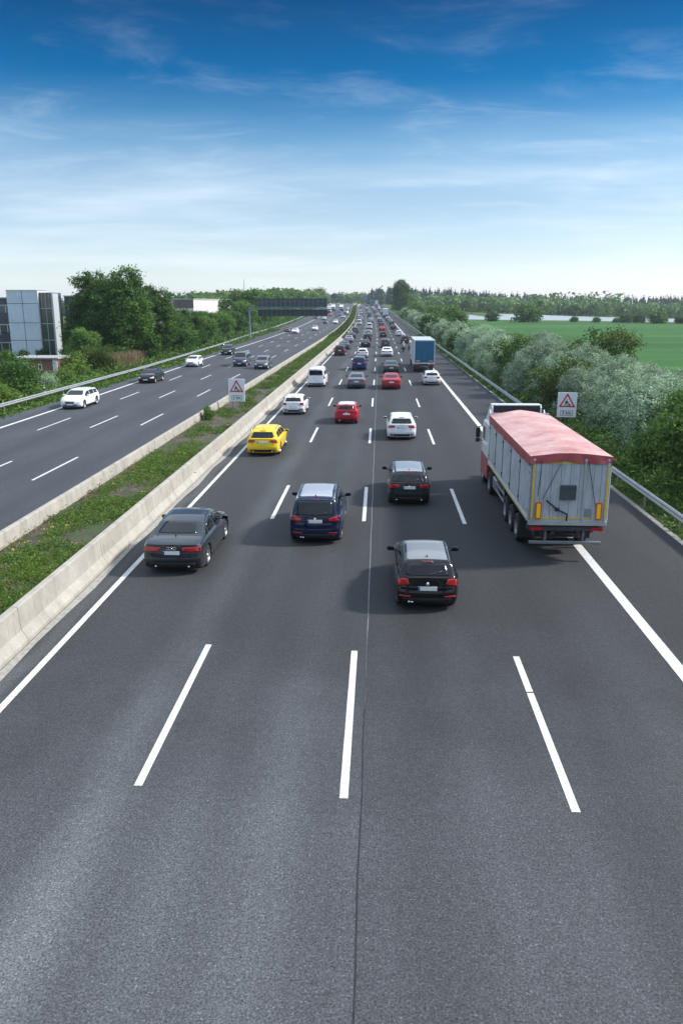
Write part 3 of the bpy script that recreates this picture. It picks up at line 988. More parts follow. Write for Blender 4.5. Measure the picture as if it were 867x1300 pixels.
def car(k, colour, x, d, label, cat='car', group=None, facing=1, detail=1, roof=None, variant='', rim_dark=False, extra=None, yaw=0.):
    """x: lane offset, d: distance of the end that faces the camera; facing +1 driving away, -1 oncoming"""
    s = KINDS[k]
    yc = s['L'] / 2
    name = {'van': 'van', 'mpv': 'people_carrier', 'suv': 'off_road_car', 'wagon': 'estate_car', 'hatch': 'hatchback', 'sedan': 'saloon_car', 'mini': 'small_car'}[k]
    slope = math.atan((zr(d + 4) - zr(d - 4)) / 8)
    head = -math.atan((cr(d + 4) - cr(d - 4)) / 8)
    root = empty(name)
    root.rotation_euler = (slope, 0, head + R(yaw)) if facing > 0 else (-slope, 0, math.pi + head + R(yaw))
    px, py, pz = P(x, d)
    root.location = (px, py, pz) if facing > 0 else P(x, d + s['L'])
    if facing < 0:
        root.location = P(x, d + s['L'])
    tag(root, label, cat, group)
    for (nm, me, painted, loc) in car_parts(k, detail, variant):
        o = link_mesh(nm, me, root); o.location = loc
        if painted and len(o.material_slots):
            o.material_slots[0].link = 'OBJECT'
            o.material_slots[0].material = paint(colour)
            if nm == 'wing_mirror' and colour in ('silver',): o.material_slots[0].material = paint(colour)
    tm, rm = wheel_meshes(s['wr'], .22, 5 if k in ('hatch', 'mini') else 7)
    for yw in (s['ya'], s['yb']):
        for sg in (-1, 1):
            w_ = link_mesh('wheel', tm, root); w_.location = (sg * (s['W'] / 2 - .135), yw, s['wr'])
            if sg < 0: w_.rotation_euler = (0, 0, math.pi)
            rm_ = link_mesh('rim', rm, w_)
    if roof:  # on the black and navy cars this panel paints in reflected sky
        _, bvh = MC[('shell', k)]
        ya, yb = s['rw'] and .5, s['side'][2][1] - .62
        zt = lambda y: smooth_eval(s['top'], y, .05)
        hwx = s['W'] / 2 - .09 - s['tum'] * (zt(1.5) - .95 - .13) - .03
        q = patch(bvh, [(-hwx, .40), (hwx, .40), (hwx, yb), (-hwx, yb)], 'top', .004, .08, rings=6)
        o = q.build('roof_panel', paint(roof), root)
    cars.append(root)
    return root

# ---- the crowded lanes, driving away (front row first)
AW = 1
car('hatch', 'black', 1.41, 20.5, 'glossy black hatchback driving alone in front of all other cars, second lane from the tipper', roof='roof_reflection')  # pale roof colour stands in for sky reflected in black paint
car('sedan', 'darkgrey', -6.42, 23.2, 'dark blue-grey saloon beside the concrete median barrier with a white number plate', variant='rings')
car('mpv', 'navy', -2.19, 26.6, 'dark navy people carrier with sky reflection painted on its roof and chrome roof rails', 'people carrier', roof='silver')  # silver on the roof is sky reflection painted as colour
car('wagon', 'black2', 1.33, 32.3, 'black estate car directly ahead of the black hatchback, wide tail lights', roof='lightgrey')  # roof is black too; its light grey paints in the sky's reflection
car('wagon', 'yellow', -6.45, 43.2, 'bright yellow estate car close to the concrete barrier')
car('wagon', 'white', 1.46, 49.0, 'white estate car between the tipper truck and the red small car', variant='rings')
car('mini', 'crimson', -2.28, 55.7, 'small red car with a white roof', roof='white')
car('hatch', 'white', -6.55, 60.3, 'white hatchback in the barrier lane ahead of the yellow estate')
car('van', 'white', -6.46, 81.4, 'white passenger van with a big dark rear window beside the median barrier', 'van')
car('sedan', 'grey', -2.27, 79.7, 'dark grey saloon with silvery boot lid ahead of the white-roofed red car')
car('sedan', 'red', 1.25, 79.3, 'bright red saloon in the queue, the only red one near the blue box truck')
car('hatch', 'white', 5.55, 83.6, 'white hatchback following right behind the blue box truck')
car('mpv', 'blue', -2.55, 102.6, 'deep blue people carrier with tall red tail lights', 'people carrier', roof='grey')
car('sedan', 'green', 1.50, 97.6, 'dark green saloon immediately ahead of the bright red saloon')
car('sedan', 'white', 1.26, 130, 'white saloon behind the car carrying bicycles')
bikecar = car('mpv', 'grey', 1.26, 157.5, 'grey car carrying two bicycles across its tail', 'car')
car('hatch', 'white', -2.65, 127.2, 'white hatchback just ahead of the deep blue people carrier')
car('suv', 'maroon', -6.5, 132, 'maroon boxy car in the barrier lane', 'car')
G1 = 'cars queuing in the lane beside the median barrier'
G2 = 'cars queuing in the second lane from the median barrier'
G3 = 'cars queuing in the third lane from the median barrier'
G4 = 'cars queuing in the lane beside the hard shoulder'
mid = [
 ('sedan', 'slate', -6.5, 150.5, 'dark slate saloon tucked in just ahead of the maroon boxy car', G1, 1),
 ('sedan', 'black', -2.7, 159, 'black saloon ahead of the white hatchback in the second lane', G2, 1),
 ('sedan', 'lilac', -6.7, 178, 'pale lilac-grey saloon behind a dark car at the median barrier', G1, 1),
 ('mpv', 'black2', -2.7, 182.5, 'black tall car directly ahead of the black saloon in the second lane', G2, 0),
 ('sedan', 'darkgrey', -6.7, 198.5, 'dark grey saloon just ahead of the pale lilac-grey one', G1, 0),
 ('hatch', 'black', 1.1, 204.5, 'black hatchback ahead of the car that carries bicycles', G3, 0),
 ('wagon', 'lightgrey', -2.7, 214, 'light grey estate peeping out ahead of the black tall car', G2, 0),
 ('suv', 'slate', -6.6, 231, 'dark slate off-roader behind the distant white van', G1, 0),
 ('sedan', 'crimson', 1.2, 246.5, 'distant dark red saloon in the third lane', G3, 0),
 ('van', 'white', -2.75, 263.5, 'distant white van with dark rear window in the second lane', G2, 0),
 ('hatch', 'black2', 1.35, 282.5, 'distant black hatchback ahead of the dark red saloon', G3, 0),
 ('wagon', 'white', 5.3, 211, 'white estate ahead of the olive car near the blue truck', G4, 0),
 ('suv', 'olive', 5.6, 174, 'dark olive car half hidden beyond the blue box truck', G4, 1),
 ('wagon', 'black', 5.5, 298, 'distant black estate in the shoulder lane, ahead of a lone motorcycle', G4, 0),
 ('van', 'white', -6.6, 302, 'distant white van hugging the median barrier', G1, 0),
 ('mpv', 'slate', 1.5, 303, 'distant slate people carrier in the third lane beyond the black hatchback', G3, 0),
]
for k, c, x, d, lab, g, det in mid:
    car(k, c, x, d, lab, {'van': 'van', 'mpv': 'people carrier'}.get(k, 'car'), g, detail=det)
rnd = random.Random(5)
far = {}
FARSPOTS = [(-6.9, 337), (-6.3, 352), (-6.6, 371), (-6.9, 386), (-6.4, 404), (-6.6, 419), (-6.5, 441), (-6.4, 462), (-6.6, 493), (-6.4, 520), (-6.6, 552), (-6.5, 590),
   (-2.2, 320), (-2.3, 347), (-2.5, 391), (-2.0, 434), (-2.2, 470), (-2.2, 512), (-2.4, 545), (-2.2, 585),
   (1.6, 327), (1.7, 353), (1.5, 391), (1.9, 424), (2.0, 461), (1.8, 480), (1.8, 505), (1.8, 524), (1.7, 560), (1.7, 600),
   (5.0, 262), (5.6, 330), (5.2, 347), (5.6, 362), (5.3, 391), (5.4, 440), (5.4, 470), (5.4, 500), (5.3, 540), (5.3, 580)]
FC = ['black', 'white', 'grey', 'darkgrey', 'navy', 'black2', 'slate', 'lightgrey', 'maroon', 'silver', 'grey', 'black']
FK = ['sedan', 'wagon', 'hatch', 'suv', 'mpv', 'hatch', 'wagon', 'sedan']
KN = {'van': 'van', 'mpv': 'people carrier', 'suv': 'off-roader', 'wagon': 'estate', 'hatch': 'hatchback', 'sedan': 'saloon', 'mini': 'small car'}
CN = {'black': 'black', 'black2': 'black', 'white': 'white', 'silver': 'silver', 'darkgrey': 'charcoal', 'navy': 'navy', 'slate': 'slate', 'lightgrey': 'light grey', 'crimson': 'red', 'grey': 'mid grey', 'maroon': 'maroon', 'blue': 'blue'}
seen = {}
def far_car(k, c, x, d, lane, grp, facing=1):
    prev = seen.get(lane)
    if prev is None: lab = 'tiny %s %s leading the far queue in the %s' % (CN[c], KN[k], lane)
    else: lab = 'tiny %s %s just beyond the %s %s in the %s' % (CN[c], KN[k], prev[0], prev[1], lane)
    if prev is None: lab = 'tiny %s %s starting the far queue in the %s' % (CN[c], KN[k], lane)
    seen[lane] = (CN[c], KN[k])
    car(k, c, x, d, lab, 'car' if k != 'van' else 'van', grp, facing, 0)
LN = {-1: ('barrier lane', G1), 0: ('second lane', G2), 1: ('third lane', G3), 2: ('shoulder lane', G4)}
for i, (x, d) in enumerate(FARSPOTS):
    ln = LN[-1 if x < -5 else 0 if x < 0 else 1 if x < 4 else 2]
    far_car(FK[(i * 5 + i // 3) % 8], FC[(i * 7 + i // 5) % 12], x, d, ln[0], ln[1])

# ---- oncoming cars
car('wagon', 'white', -24.9, 62.6, 'white estate car coming closest along the grass verge', facing=-1)
car('wagon', 'black', -25.0, 84.2, 'black estate car oncoming just behind the white estate at the verge', facing=-1)
car('hatch', 'white', -25.4, 107, 'small white hatchback oncoming, third in the verge lane', facing=-1)
car('suv', 'black2', -25.5, 132.5, 'black off-roader oncoming behind the small white hatchback', facing=-1)
car('van', 'slate', -19.0, 108, 'dark slate van oncoming side by side with a grey off-roader', 'van', facing=-1)
car('suv', 'grey', -15.4, 103.4, 'grey off-roader oncoming beside the median, nearest to the roadworks sign', facing=-1)
GO = 'distant oncoming cars'
car('sedan', 'maroon', -27.0, 238, 'dark red oncoming saloon beyond the gantry legs, beside a white one', group=GO, facing=-1, detail=0)
car('sedan', 'white', -23.6, 227, 'white oncoming saloon beside the dark red one', group=GO, facing=-1, detail=0)
car('hatch', 'white', -19.5, 248, 'white oncoming hatchback alone in a middle lane beneath the gantry', group=GO, facing=-1, detail=0)
for i, (x, d, k, c, lab) in enumerate([
   (-27, 368, 'suv', 'maroon', 'tiny maroon oncoming off-roader close to the verge past the gantry'),
   (-19.8, 312, 'sedan', 'black', 'tiny black oncoming saloon under the end of the gantry'),
   (-22.9, 362, 'wagon', 'silver', 'tiny silver oncoming estate behind the tiny black saloon'),
   (-16.0, 314, 'wagon', 'white', 'tiny white oncoming estate nearest the median past the gantry'),
   (-20.3, 447, 'hatch', 'navy', 'tiny navy oncoming hatchback ahead of the yellow lorry'),
   (-17.2, 425, 'sedan', 'slate', 'tiny slate oncoming saloon ahead of the yellow lorry'),
   (-18.7, 408, 'hatch', 'black', 'tiny black oncoming hatchback between two dark cars'),
   (-15.0, 385, 'sedan', 'lightgrey', 'tiny light grey oncoming saloon at the median'),
   (-14.9, 434, 'suv', 'black', 'tiny black oncoming off-roader at the median'),
   (-14.6, 458, 'sedan', 'white', 'tiny white oncoming saloon at the median behind the off-roader'),
   (-18.9, 470, 'sedan', 'blue', 'tiny blue oncoming saloon in a middle lane'),
   (-14.8, 504, 'wagon', 'navy', 'tiny navy oncoming estate near the crest at the median'),
   (-15.0, 540, 'hatch', 'silver', 'tiny silver oncoming hatchback near the crest'),
   (-18.5, 560, 'sedan', 'black', 'tiny black oncoming saloon near the crest in a middle lane'),
   (-22.5, 420, 'sedan', 'crimson', 'tiny red oncoming saloon behind the silver estate')]):
    car(k, c, x, d, lab, 'car', GO, -1, 0)

# ------------------------------------------------------------------ trucks
def truck_wheel(parent, x, y, r=.50, w=.30, out=1):
    key = ('tw', r, w)
    if key not in MC:
        t = MB().lathe_x([(-w / 2, r * .55), (-w / 2, r * .90), (-w / 2 + .04, r), (w / 2 - .04, r), (w / 2, r * .90), (w / 2, r * .55), (-w / 2, r * .55)], 30)
        m = MB().lathe_x([(w / 2 - .005, r * .58), (w / 2 - .005, r * .52), (w / 2 - .10, r * .46), (w / 2 - .10, r * .26), (w / 2 - .04, r * .22), (w / 2 - .03, 0)], 24)
        for i in range(10):
            a = 2 * math.pi * i / 10
            m.tube([(w / 2 - .10, r * .36 * math.cos(a), r * .36 * math.sin(a)), (w / 2 - .07, r * .36 * math.cos(a), r * .36 * math.sin(a))], .02, 6)
        MC[key] = (t.mesh('wheel', [M_TYRE]), m.mesh('rim', [mat('steel_rim', (.36, .36, .36), .5, metal=.5, noise=(7, .4, 4))]))
    t, m = MC[key]
    o = link_mesh('wheel', t, parent); o.location = (x, y, r)
    if out < 0: o.rotation_euler = (0, 0, math.pi)
    link_mesh('rim', m, o)
def cab(root, y0, m_cab, m_low, h=3.0, defl=3.85, w=2.46, ln=2.3):
    """tractor cab from y0 (back wall) forward"""
    b = MB()
    side = [(0, .95), (0, h - .05), (.25, h), (ln - .45, h - .02), (ln - .12, h - .35), (ln - .02, 1.9), (ln, 1.1), (ln, .95)]
    n = len(side)
    secs = [(-w / 2, .0), (-w / 2 + .05, .05), (w / 2 - .05, .05), (w / 2, .0)]
    vs = []
    cy, cz = ln / 2, 1.95
    for xs_, g in ((-w / 2, .05), (-w / 2 + .07, 0), (w / 2 - .07, 0), (w / 2, .05)):
        for (y, z) in side:
            vs.append((xs_, y0 + cy + (y - cy) * (1 - g), cz + (z - cz) * (1 - g)))
    fs = []
    for s_ in range(3):
        for i in range(n):
            a = s_ * n + i; b2 = s_ * n + (i + 1) % n
            fs.append((a, b2, b2 + n, a + n))
    fs += [tuple(range(n)), tuple(range(3 * n, 4 * n))[::-1]]
    b.add(vs, fs)
    b.build('cab', m_cab, root)
    lo = MB().box((0, y0 + ln / 2, .98), (w + .02, ln + .02, 1.04), bev=.05)
    lo.box((0, y0 + ln - .1, .55), (w, .30, .36), bev=.05)
    lo.build('cab_skirt', m_low, root)
    d = MB()                                     # roof spoiler: open-backed shell
    t = .05
    d.box((0, y0 + .52, defl - t / 2), (w - .30, .50, t), rot=None)
    for sg in (-1, 1):
        d.poly([(y0 + .15, h - .08), (y0 + .2, defl - .12), (y0 + .35, defl), (y0 + .8, defl - .02), (y0 + 1.95, h)], 'x', sg * (w / 2 - .15) - .03, sg * (w / 2 - .15) + .03)
        d.poly([(y0 - .35, 1.2), (y0 - .35, h + .35), (y0 + .12, defl - .2), (y0 + .12, 1.2)], 'x', sg * (w / 2 - .03) - .02, sg * (w / 2 - .03) + .02)
    d.add([(-w / 2 + .16, y0 + .77, defl - .03), (w / 2 - .16, y0 + .77, defl - .03), (w / 2 - .16, y0 + 1.95, h), (-w / 2 + .16, y0 + 1.95, h)], [(0, 1, 2, 3)])
    d.build('roof_spoiler', m_cab, root)
    MB().box((0, y0 + .30, (h + defl) / 2 - .04), (w - .38, .04, defl - h - .08)).box((0, y0 - .03, h - .45), (w - .5, .05, .8)).build('rear_panel', M_BLACK, root)
    MB().poly([(y0 + ln - .42, h - .32), (y0 + ln - .42, 1.95), (y0 + ln - .85, 1.95), (y0 + ln - 1.15, 2.2), (y0 + ln - 1.15, h - .32)], 'x', w / 2 - .004, w / 2 + .006).build('side_window', M_GLASS, root)
    MB().poly([(y0 + ln - .42, h - .32), (y0 + ln - .42, 1.95), (y0 + ln - .85, 1.95), (y0 + ln - 1.15, 2.2), (y0 + ln - 1.15, h - .32)], 'x', -w / 2 - .006, -w / 2 + .004).build('side_window', M_GLASS, root)
    ws = MB()
    ws.add([(-w / 2 + .15, y0 + ln + .01, 1.85), (w / 2 - .15, y0 + ln + .01, 1.85), (w / 2 - .2, y0 + ln - .10, h - .40), (-w / 2 + .2, y0 + ln - .10, h - .40)], [(0, 1, 2, 3)])
    ws.build('windscreen', M_GLASS, root)
    for sg in (-1, 1):
        m = MB().box((sg * (w / 2 + .23), y0 + ln - .30, 2.35), (.20, .12, .48), 0, bev=.04)
        m.box((sg * (w / 2 + .23), y0 + ln - .25, 1.98), (.20, .12, .20), 0, bev=.04)
        m.box((sg * (w / 2 + .23), y0 + ln - .365, 2.35), (.15, .006, .42), 1)
        m.tube([(sg * (w / 2 - .02), y0 + ln - .25, 2.66), (sg * (w / 2 + .23), y0 + ln - .28, 2.60)], .02, 6)
        m.tube([(sg * (w / 2 - .02), y0 + ln - .25, 1.95), (sg * (w / 2 + .23), y0 + ln - .28, 2.0)], .02, 6)
        m.build('wing_mirror', [M_BLACK, M_GLASS], root)

def alu_panels(name, base, jointx=None):
    q = NT(name)
    X, Y, Z = q.xyz()
    c = q.mix(q.rng(q.noise(1.3, 6, .7, (1, .6, 1)), .35, .65), tuple(v * .85 for v in base), tuple(v * 1.1 for v in base))
    c = q.mix(1., c, q.rng(q.noise(5, 5, .75, (1, 1, .18)), .48, .75, 1, .72), 'MULTIPLY')
    c = q.mix(1., c, q.rng(q.noise(2, 4, .7), .55, .8, 1, .80), 'MULTIPLY')
    # narrow ribs in the sheet
    rib = q.math('FRACT', q.math('DIVIDE', q.math('ADD', X, Y), .30))
    c = q.mix(q.math('MULTIPLY', q.math('LESS_THAN', rib, .07), .35), c, (.22, .23, .25))
    q.col(c); q.b.inputs['Roughness'].default_value = .5; q.b.inputs['Metallic'].default_value = .15
    return q.m
def tarp_mat():
    q = NT('faded_red_tarpaulin')
    X, Y, Z = q.xyz()
    n = q.noise(.7, 6, .7, (1, 1, 1))
    c = q.mix(q.rng(n, .35, .65), (.45, .19, .17), (.63, .41, .37))
    c = q.mix(1., c, q.rng(q.noise(4, 5, .75, (.4, 1.6, 1)), .3, .7, .84, 1.12), 'MULTIPLY')
    q.col(c); q.b.inputs['Roughness'].default_value = .38
    q.bump(q.noise(2.2, 4, .6, (.5, 1.6, 1)), .5, .08)
    return q.m
M_TARP = tarp_mat()
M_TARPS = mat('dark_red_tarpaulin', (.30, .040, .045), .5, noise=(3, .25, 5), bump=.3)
M_ALU = alu_panels('aluminium_body', (.47, .50, .53))
M_YEL = mat('contour_tape_yellow', (.72, .48, .02), .45, noise=(8, .2, 4))
M_HAZ = mat('hazard_yellow', (.95, .62, .02), .35)
M_HAZR = mat('hazard_red', (.75, .05, .02), .35)
M_CABW = mat('cab_white', (.72, .73, .74), .35, coat=.5)
M_CABR = mat('cab_red', (.34, .015, .025), .35, coat=.5)
M_CHASSIS = mat('chassis', (.045, .045, .048), .7, noise=(5, .35, 5))

def tipper():
    rt = empty('tipper_truck', P(6.22, 25.3))
    tag(rt, 'grey tipper truck with a faded red tarpaulin roof and white cab straddling the shoulder line', 'truck')
    w, L, z0, z1 = 2.60, 9.7, 1.38, 3.48
    b = MB()
    b.box((0, L / 2, (z0 + z1) / 2), (w - .06, L - .06, z1 - z0), 0)
    for y in [i * L / 5 for i in range(6)]:               # dark seams between the side sheets, with hinge dots
        for sg in (-1, 1):
            b.box((sg * (w / 2 - .025), min(max(y, .05), L - .05), (z0 + z1) / 2 + .05), (.02, .035, z1 - z0 - .2), 1)
            b.box((sg * (w / 2 - .012), min(max(y, .05), L - .05), z0 + .35), (.04, .07, .09), 1)
            b.box((sg * (w / 2 - .012), min(max(y, .05), L - .05), z1 - .5), (.04, .07, .09), 1)
    b.build('tipping_body', [M_ALU, M_BLACK], rt)
    rl = MB()
    for sg in (-1, 1):
        rl.box((sg * (w / 2 - .02), L / 2, z0 + .04), (.07, L, .14), 0, bev=.015)
        rl.box((sg * (w / 2 + .017), L / 2, z0 + .06), (.004, L - .2, .05), 1)
        rl.box((sg * (w / 2 - .03), L / 2, z1 - .02), (.08, L - .02, .10), 0, bev=.02)
        for y in (.03, L - .03):
            rl.box((sg * (w / 2 - .04), y, (z0 + z1) / 2), (.09, .10, z1 - z0), 0, bev=.02)
    rl.build('body_rail', [mat('frame_alu', (.42, .44, .45), .5, metal=.3, noise=(4, .2, 5)), M_YEL], rt)
    d = MB()
    d.box((0, -.045, (z0 + z1) / 2 - .02), (w - .16, .06, z1 - z0 - .06), 0)
    for x, ww in ((-w / 2 + .12, .07), (.46, .08), (w / 2 - .12, .07)):
        d.box((x, -.09, (z0 + z1) / 2 - .02), (ww, .05, z1 - z0 - .02), 2, bev=.01)
    for x in (-.95, -.6, -.3, .0, .3, .75, .98):
        d.box((x, -.0765, (z0 + z1) / 2 - .02), (.012, .006, z1 - z0 - .14), 3)
    # lashing cables
    for a, c in (((-.95, z1 - .10), (-1.02, z0 + .85)), ((-.30, z1 - .08), (-.85, z0 + .75)), ((.52, z1 - .08), (.85, z0 + .55))):
        d.tube([(a[0], -.12, a[1]), (c[0], -.12, c[1])], .010, 5, 1)
    d.build('rear_door', [M_ALU, M_BLACK, mat('frame_alu'), mat('seam_grey', (.12, .13, .14), .7)], rt)
    t = MB()
    t.box((-.37, -.0795, z1 - .16), (1.62, .006, .045), 0); t.box((.83, -.0795, z1 - .16), (.60, .006, .045), 0)
    t.box((-.35, -.0795, z0 + .10), (1.55, .006, .05), 0); t.box((.62, -.0795, z0 + .10), (.22, .006, .05), 0)
    t.box((-w / 2 + .12, -.119, (z0 + z1) / 2 - .05), (.055, .006, z1 - z0 - .35), 0)
    t.box((w / 2 - .12, -.119, (z0 + z1) / 2 - .05), (.055, .006, z1 - z0 - .35), 0)
    t.build('reflective_tape', M_YEL, rt)
    h = MB().box((-.05, -.12, z0 + .98), (.50, .10, .48), 0, bev=.015)
    h.box((-.05, -.175, z0 + 1.16), (.42, .02, .04), 0)
    h.build('inspection_hatch', mat('hatch_dark', (.055, .065, .075), .5, noise=(3, .2, 4)), rt)
    l = MB().tube([(-.74, -.16, z0 + .72), (-.38, -.18, z0 + .42), (-.05, -.16, z0 + .26), (-.05, -.16, z0 + .04)], .028, 8)
    l.box((-.38, -.17, z0 + .42), (.14, .10, .12), bev=.02)
    l.build('door_lever', M_BLACK, rt)
    MB().box((.64, -.10, z0 + .30), (.22, .02, .26), 0).build('document_box', mat('hatch_grey', (.22, .23, .25), .6), rt)
    for x in (-.97, .97):
        q = MB().box((x, -.13, z0 + .36), (.19, .02, .56), 1)
        q.box((x, -.142, z0 + .36), (.12, .006, .48), 0)
        q.build('marker_board', [M_HAZ, M_HAZR], rt)
    # tarpaulin: a sagging, wrinkled sheet over a slight ridge
    rg = random.Random(3); nx, ny = 36, 110; vs = []; fs = []
    ph = [(rg.uniform(.6, 2.6), rg.uniform(2, 9), rg.uniform(0, 6), rg.uniform(.3, 1)) for _ in range(9)]
    bows = 5
    for j in range(ny + 1):
        y = -.06 + (L + .08) * j / ny
        for i in range(nx + 1):
            u = -1 + 2 * i / nx
            x = u * (w / 2 + .015)
            z = z1 + .05 + .20 * (1 - abs(u) ** 1.5)
            z -= .065 * (1 - u * u) * math.sin(math.pi * ((y / L * bows) % 1)) ** 2
            for a, b2, c, m_ in ph: z += .014 * m_ * math.sin(a * x * 2 + b2 * y + c) * (1 - u ** 4)
            z += .009 * math.sin(17 * y + 3 * x + 1.5 * math.sin(x * 3)) * (1 - u ** 4)
            z -= .14 * sm(.45, 0, y) * (1 - abs(u) ** 3) * .6
            vs.append((x, y, z))
    for j in range(ny):
        for i in range(nx):
            a = j * (nx + 1) + i; fs.append((a, a + 1, a + nx + 2, a + nx + 1))
    tp = MB(); tp.add(vs, fs, 0, True)
    to = tp.build('tarpaulin', M_TARP, rt)
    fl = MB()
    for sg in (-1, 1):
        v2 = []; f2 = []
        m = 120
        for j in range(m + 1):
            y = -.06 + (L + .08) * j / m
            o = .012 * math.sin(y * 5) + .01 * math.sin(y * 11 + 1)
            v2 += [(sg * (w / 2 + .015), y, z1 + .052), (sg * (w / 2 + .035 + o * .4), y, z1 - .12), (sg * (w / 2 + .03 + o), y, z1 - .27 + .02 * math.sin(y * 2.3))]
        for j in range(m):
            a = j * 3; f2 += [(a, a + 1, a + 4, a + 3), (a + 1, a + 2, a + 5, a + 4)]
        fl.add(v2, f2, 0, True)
    v2 = []; f2 = []
    m = 60
    for j in range(m + 1):
        u = -1 + 2 * j / m; x = u * (w / 2 + .03)
        top = z1 + .05 + .115 * (1 - abs(u) ** 1.5)
        lo = z1 - .08 - .09 * abs(math.sin(u * 2.2 + .4)) ** 1.2
        v2 += [(x, -.065, top), (x, -.10 - .012 * math.sin(u * 14), (top + lo) / 2), (x, -.13 - .02 * math.sin(u * 11), lo)]
    for j in range(m):
        a = j * 3; f2 += [(a, a + 1, a + 4, a + 3), (a + 1, a + 2, a + 5, a + 4)]
    fl.add(v2, f2, 0, True)
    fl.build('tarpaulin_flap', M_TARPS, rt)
    # chassis and running gear
    c = MB()
    for sg in (-1, 1): c.box((sg * .42, 5.4, 1.0), (.12, 10.6, .26))
    for y in (.35, 2.2, 3.6, 4.9, 6.2, 8.3): c.box((0, y, .98), (1.9, .12, .16))
    for y in (2.35, 3.65, 4.95): c.tube([(-1.0, y, .50), (1.0, y, .50)], .07, 8)
    c.box((0, .30, 1.10), (w - .12, .22, .16), 0)
    c.box((0, 10.9, .85), (.9, 5.4, .28), 0)
    c.box((0, 1.15, .84), (1.75, .55, .60), 0, bev=.06); c.box((-.55, .55, .78), (.35, .30, .30), 0, bev=.04); c.tube([(-.3, .5, .86), (.75, .5, .86)], .11, 10)
    c.build('chassis', M_CHASSIS, rt)
    u = MB().box((0, .10, .60), (2.36, .10, .11), 0, bev=.02)
    for sg in (-1, 1): u.box((sg * .62, .25, .80), (.07, .10, .42)); 
    u.build('underrun_bar', mat('underrun_grey', (.20, .21, .22), .5, metal=.4), rt)
    MB().box((0, -.02, z0 - .07), (w - .06, .12, .17), 0, bev=.02).build('rear_sill', mat('frame_alu'), rt)
    lb = MB().box((0, .04, 1.10), (2.42, .06, .15), 0, bev=.01); lb.build('light_bar', M_CHASSIS, rt)
    for sg in (-1, 1):
        MB().box((sg * .98, -.012, 1.10), (.40, .05, .12), 0, bev=.015).build('tail_light', M_RED, rt)
        MB().box((sg * 1.0, 1.62, .62), (.44, .03, .60), 0).build('mudguard', M_BLACK, rt)
        g = MB()
        for y in (2.35, 3.65, 4.95):
            pts = [(sg * .99, y + .60 * math.cos(a), .52 + .60 * math.sin(a)) for a in [math.pi * (i + .7) / 8.4 for i in range(8)]]
            for p, q in zip(pts, pts[1:]):
                g.add([(p[0] - .2, p[1], p[2]), (p[0] + .2, p[1], p[2]), (q[0] + .2, q[1], q[2]), (q[0] - .2, q[1], q[2])], [(0, 1, 2, 3)])
        g.build('wheel_cover', M_BLACK, rt)
        # side guard rails and boxes
        s_ = MB()
        for z in (.62, .92): s_.box((sg * 1.18, 6.6, z), (.03, 2.2, .09), 0)
        for y in (5.8, 7.4): s_.box((sg * 1.16, y, .82), (.03, .06, .5), 0)
        s_.build('side_guard', mat('guard_alu', (.40, .41, .42), .5, metal=.4), rt)
        MB().box((sg * .98, 8.35, .72), (.40, .9, .52), 0, bev=.05).build('tool_box' if sg > 0 else 'fuel_tank', mat('tank_alu', (.34, .35, .37), .4, metal=.6), rt)
        for y in (2.35, 3.65, 4.95): truck_wheel(rt, sg * 1.06, y, .50, .34, sg)
        truck_wheel(rt, sg * 1.00, 9.55, .50, .48, sg)
        truck_wheel(rt, sg * 1.06, 12.0, .50, .31, sg)
    cab(rt, 10.35, M_CABW, M_CABR, 3.02, 3.88)
    # front cover of the body and the roll bar seen under the spoiler
    MB().box((0, L + .02, (z0 + z1) / 2 + .06), (w - .05, .05, z1 - z0 + .16), 0).build('front_bulkhead', M_ALU, rt)
    e = MB().tube([(1.02, 10.15, .8), (1.02, 10.15, 3.2)], .07, 10); e.tube([(-1.05, 10.12, 1.2), (-1.05, 10.12, 2.9)], .09, 10)
    e.build('air_intake', M_BLACK, rt)
    return rt
tipper()

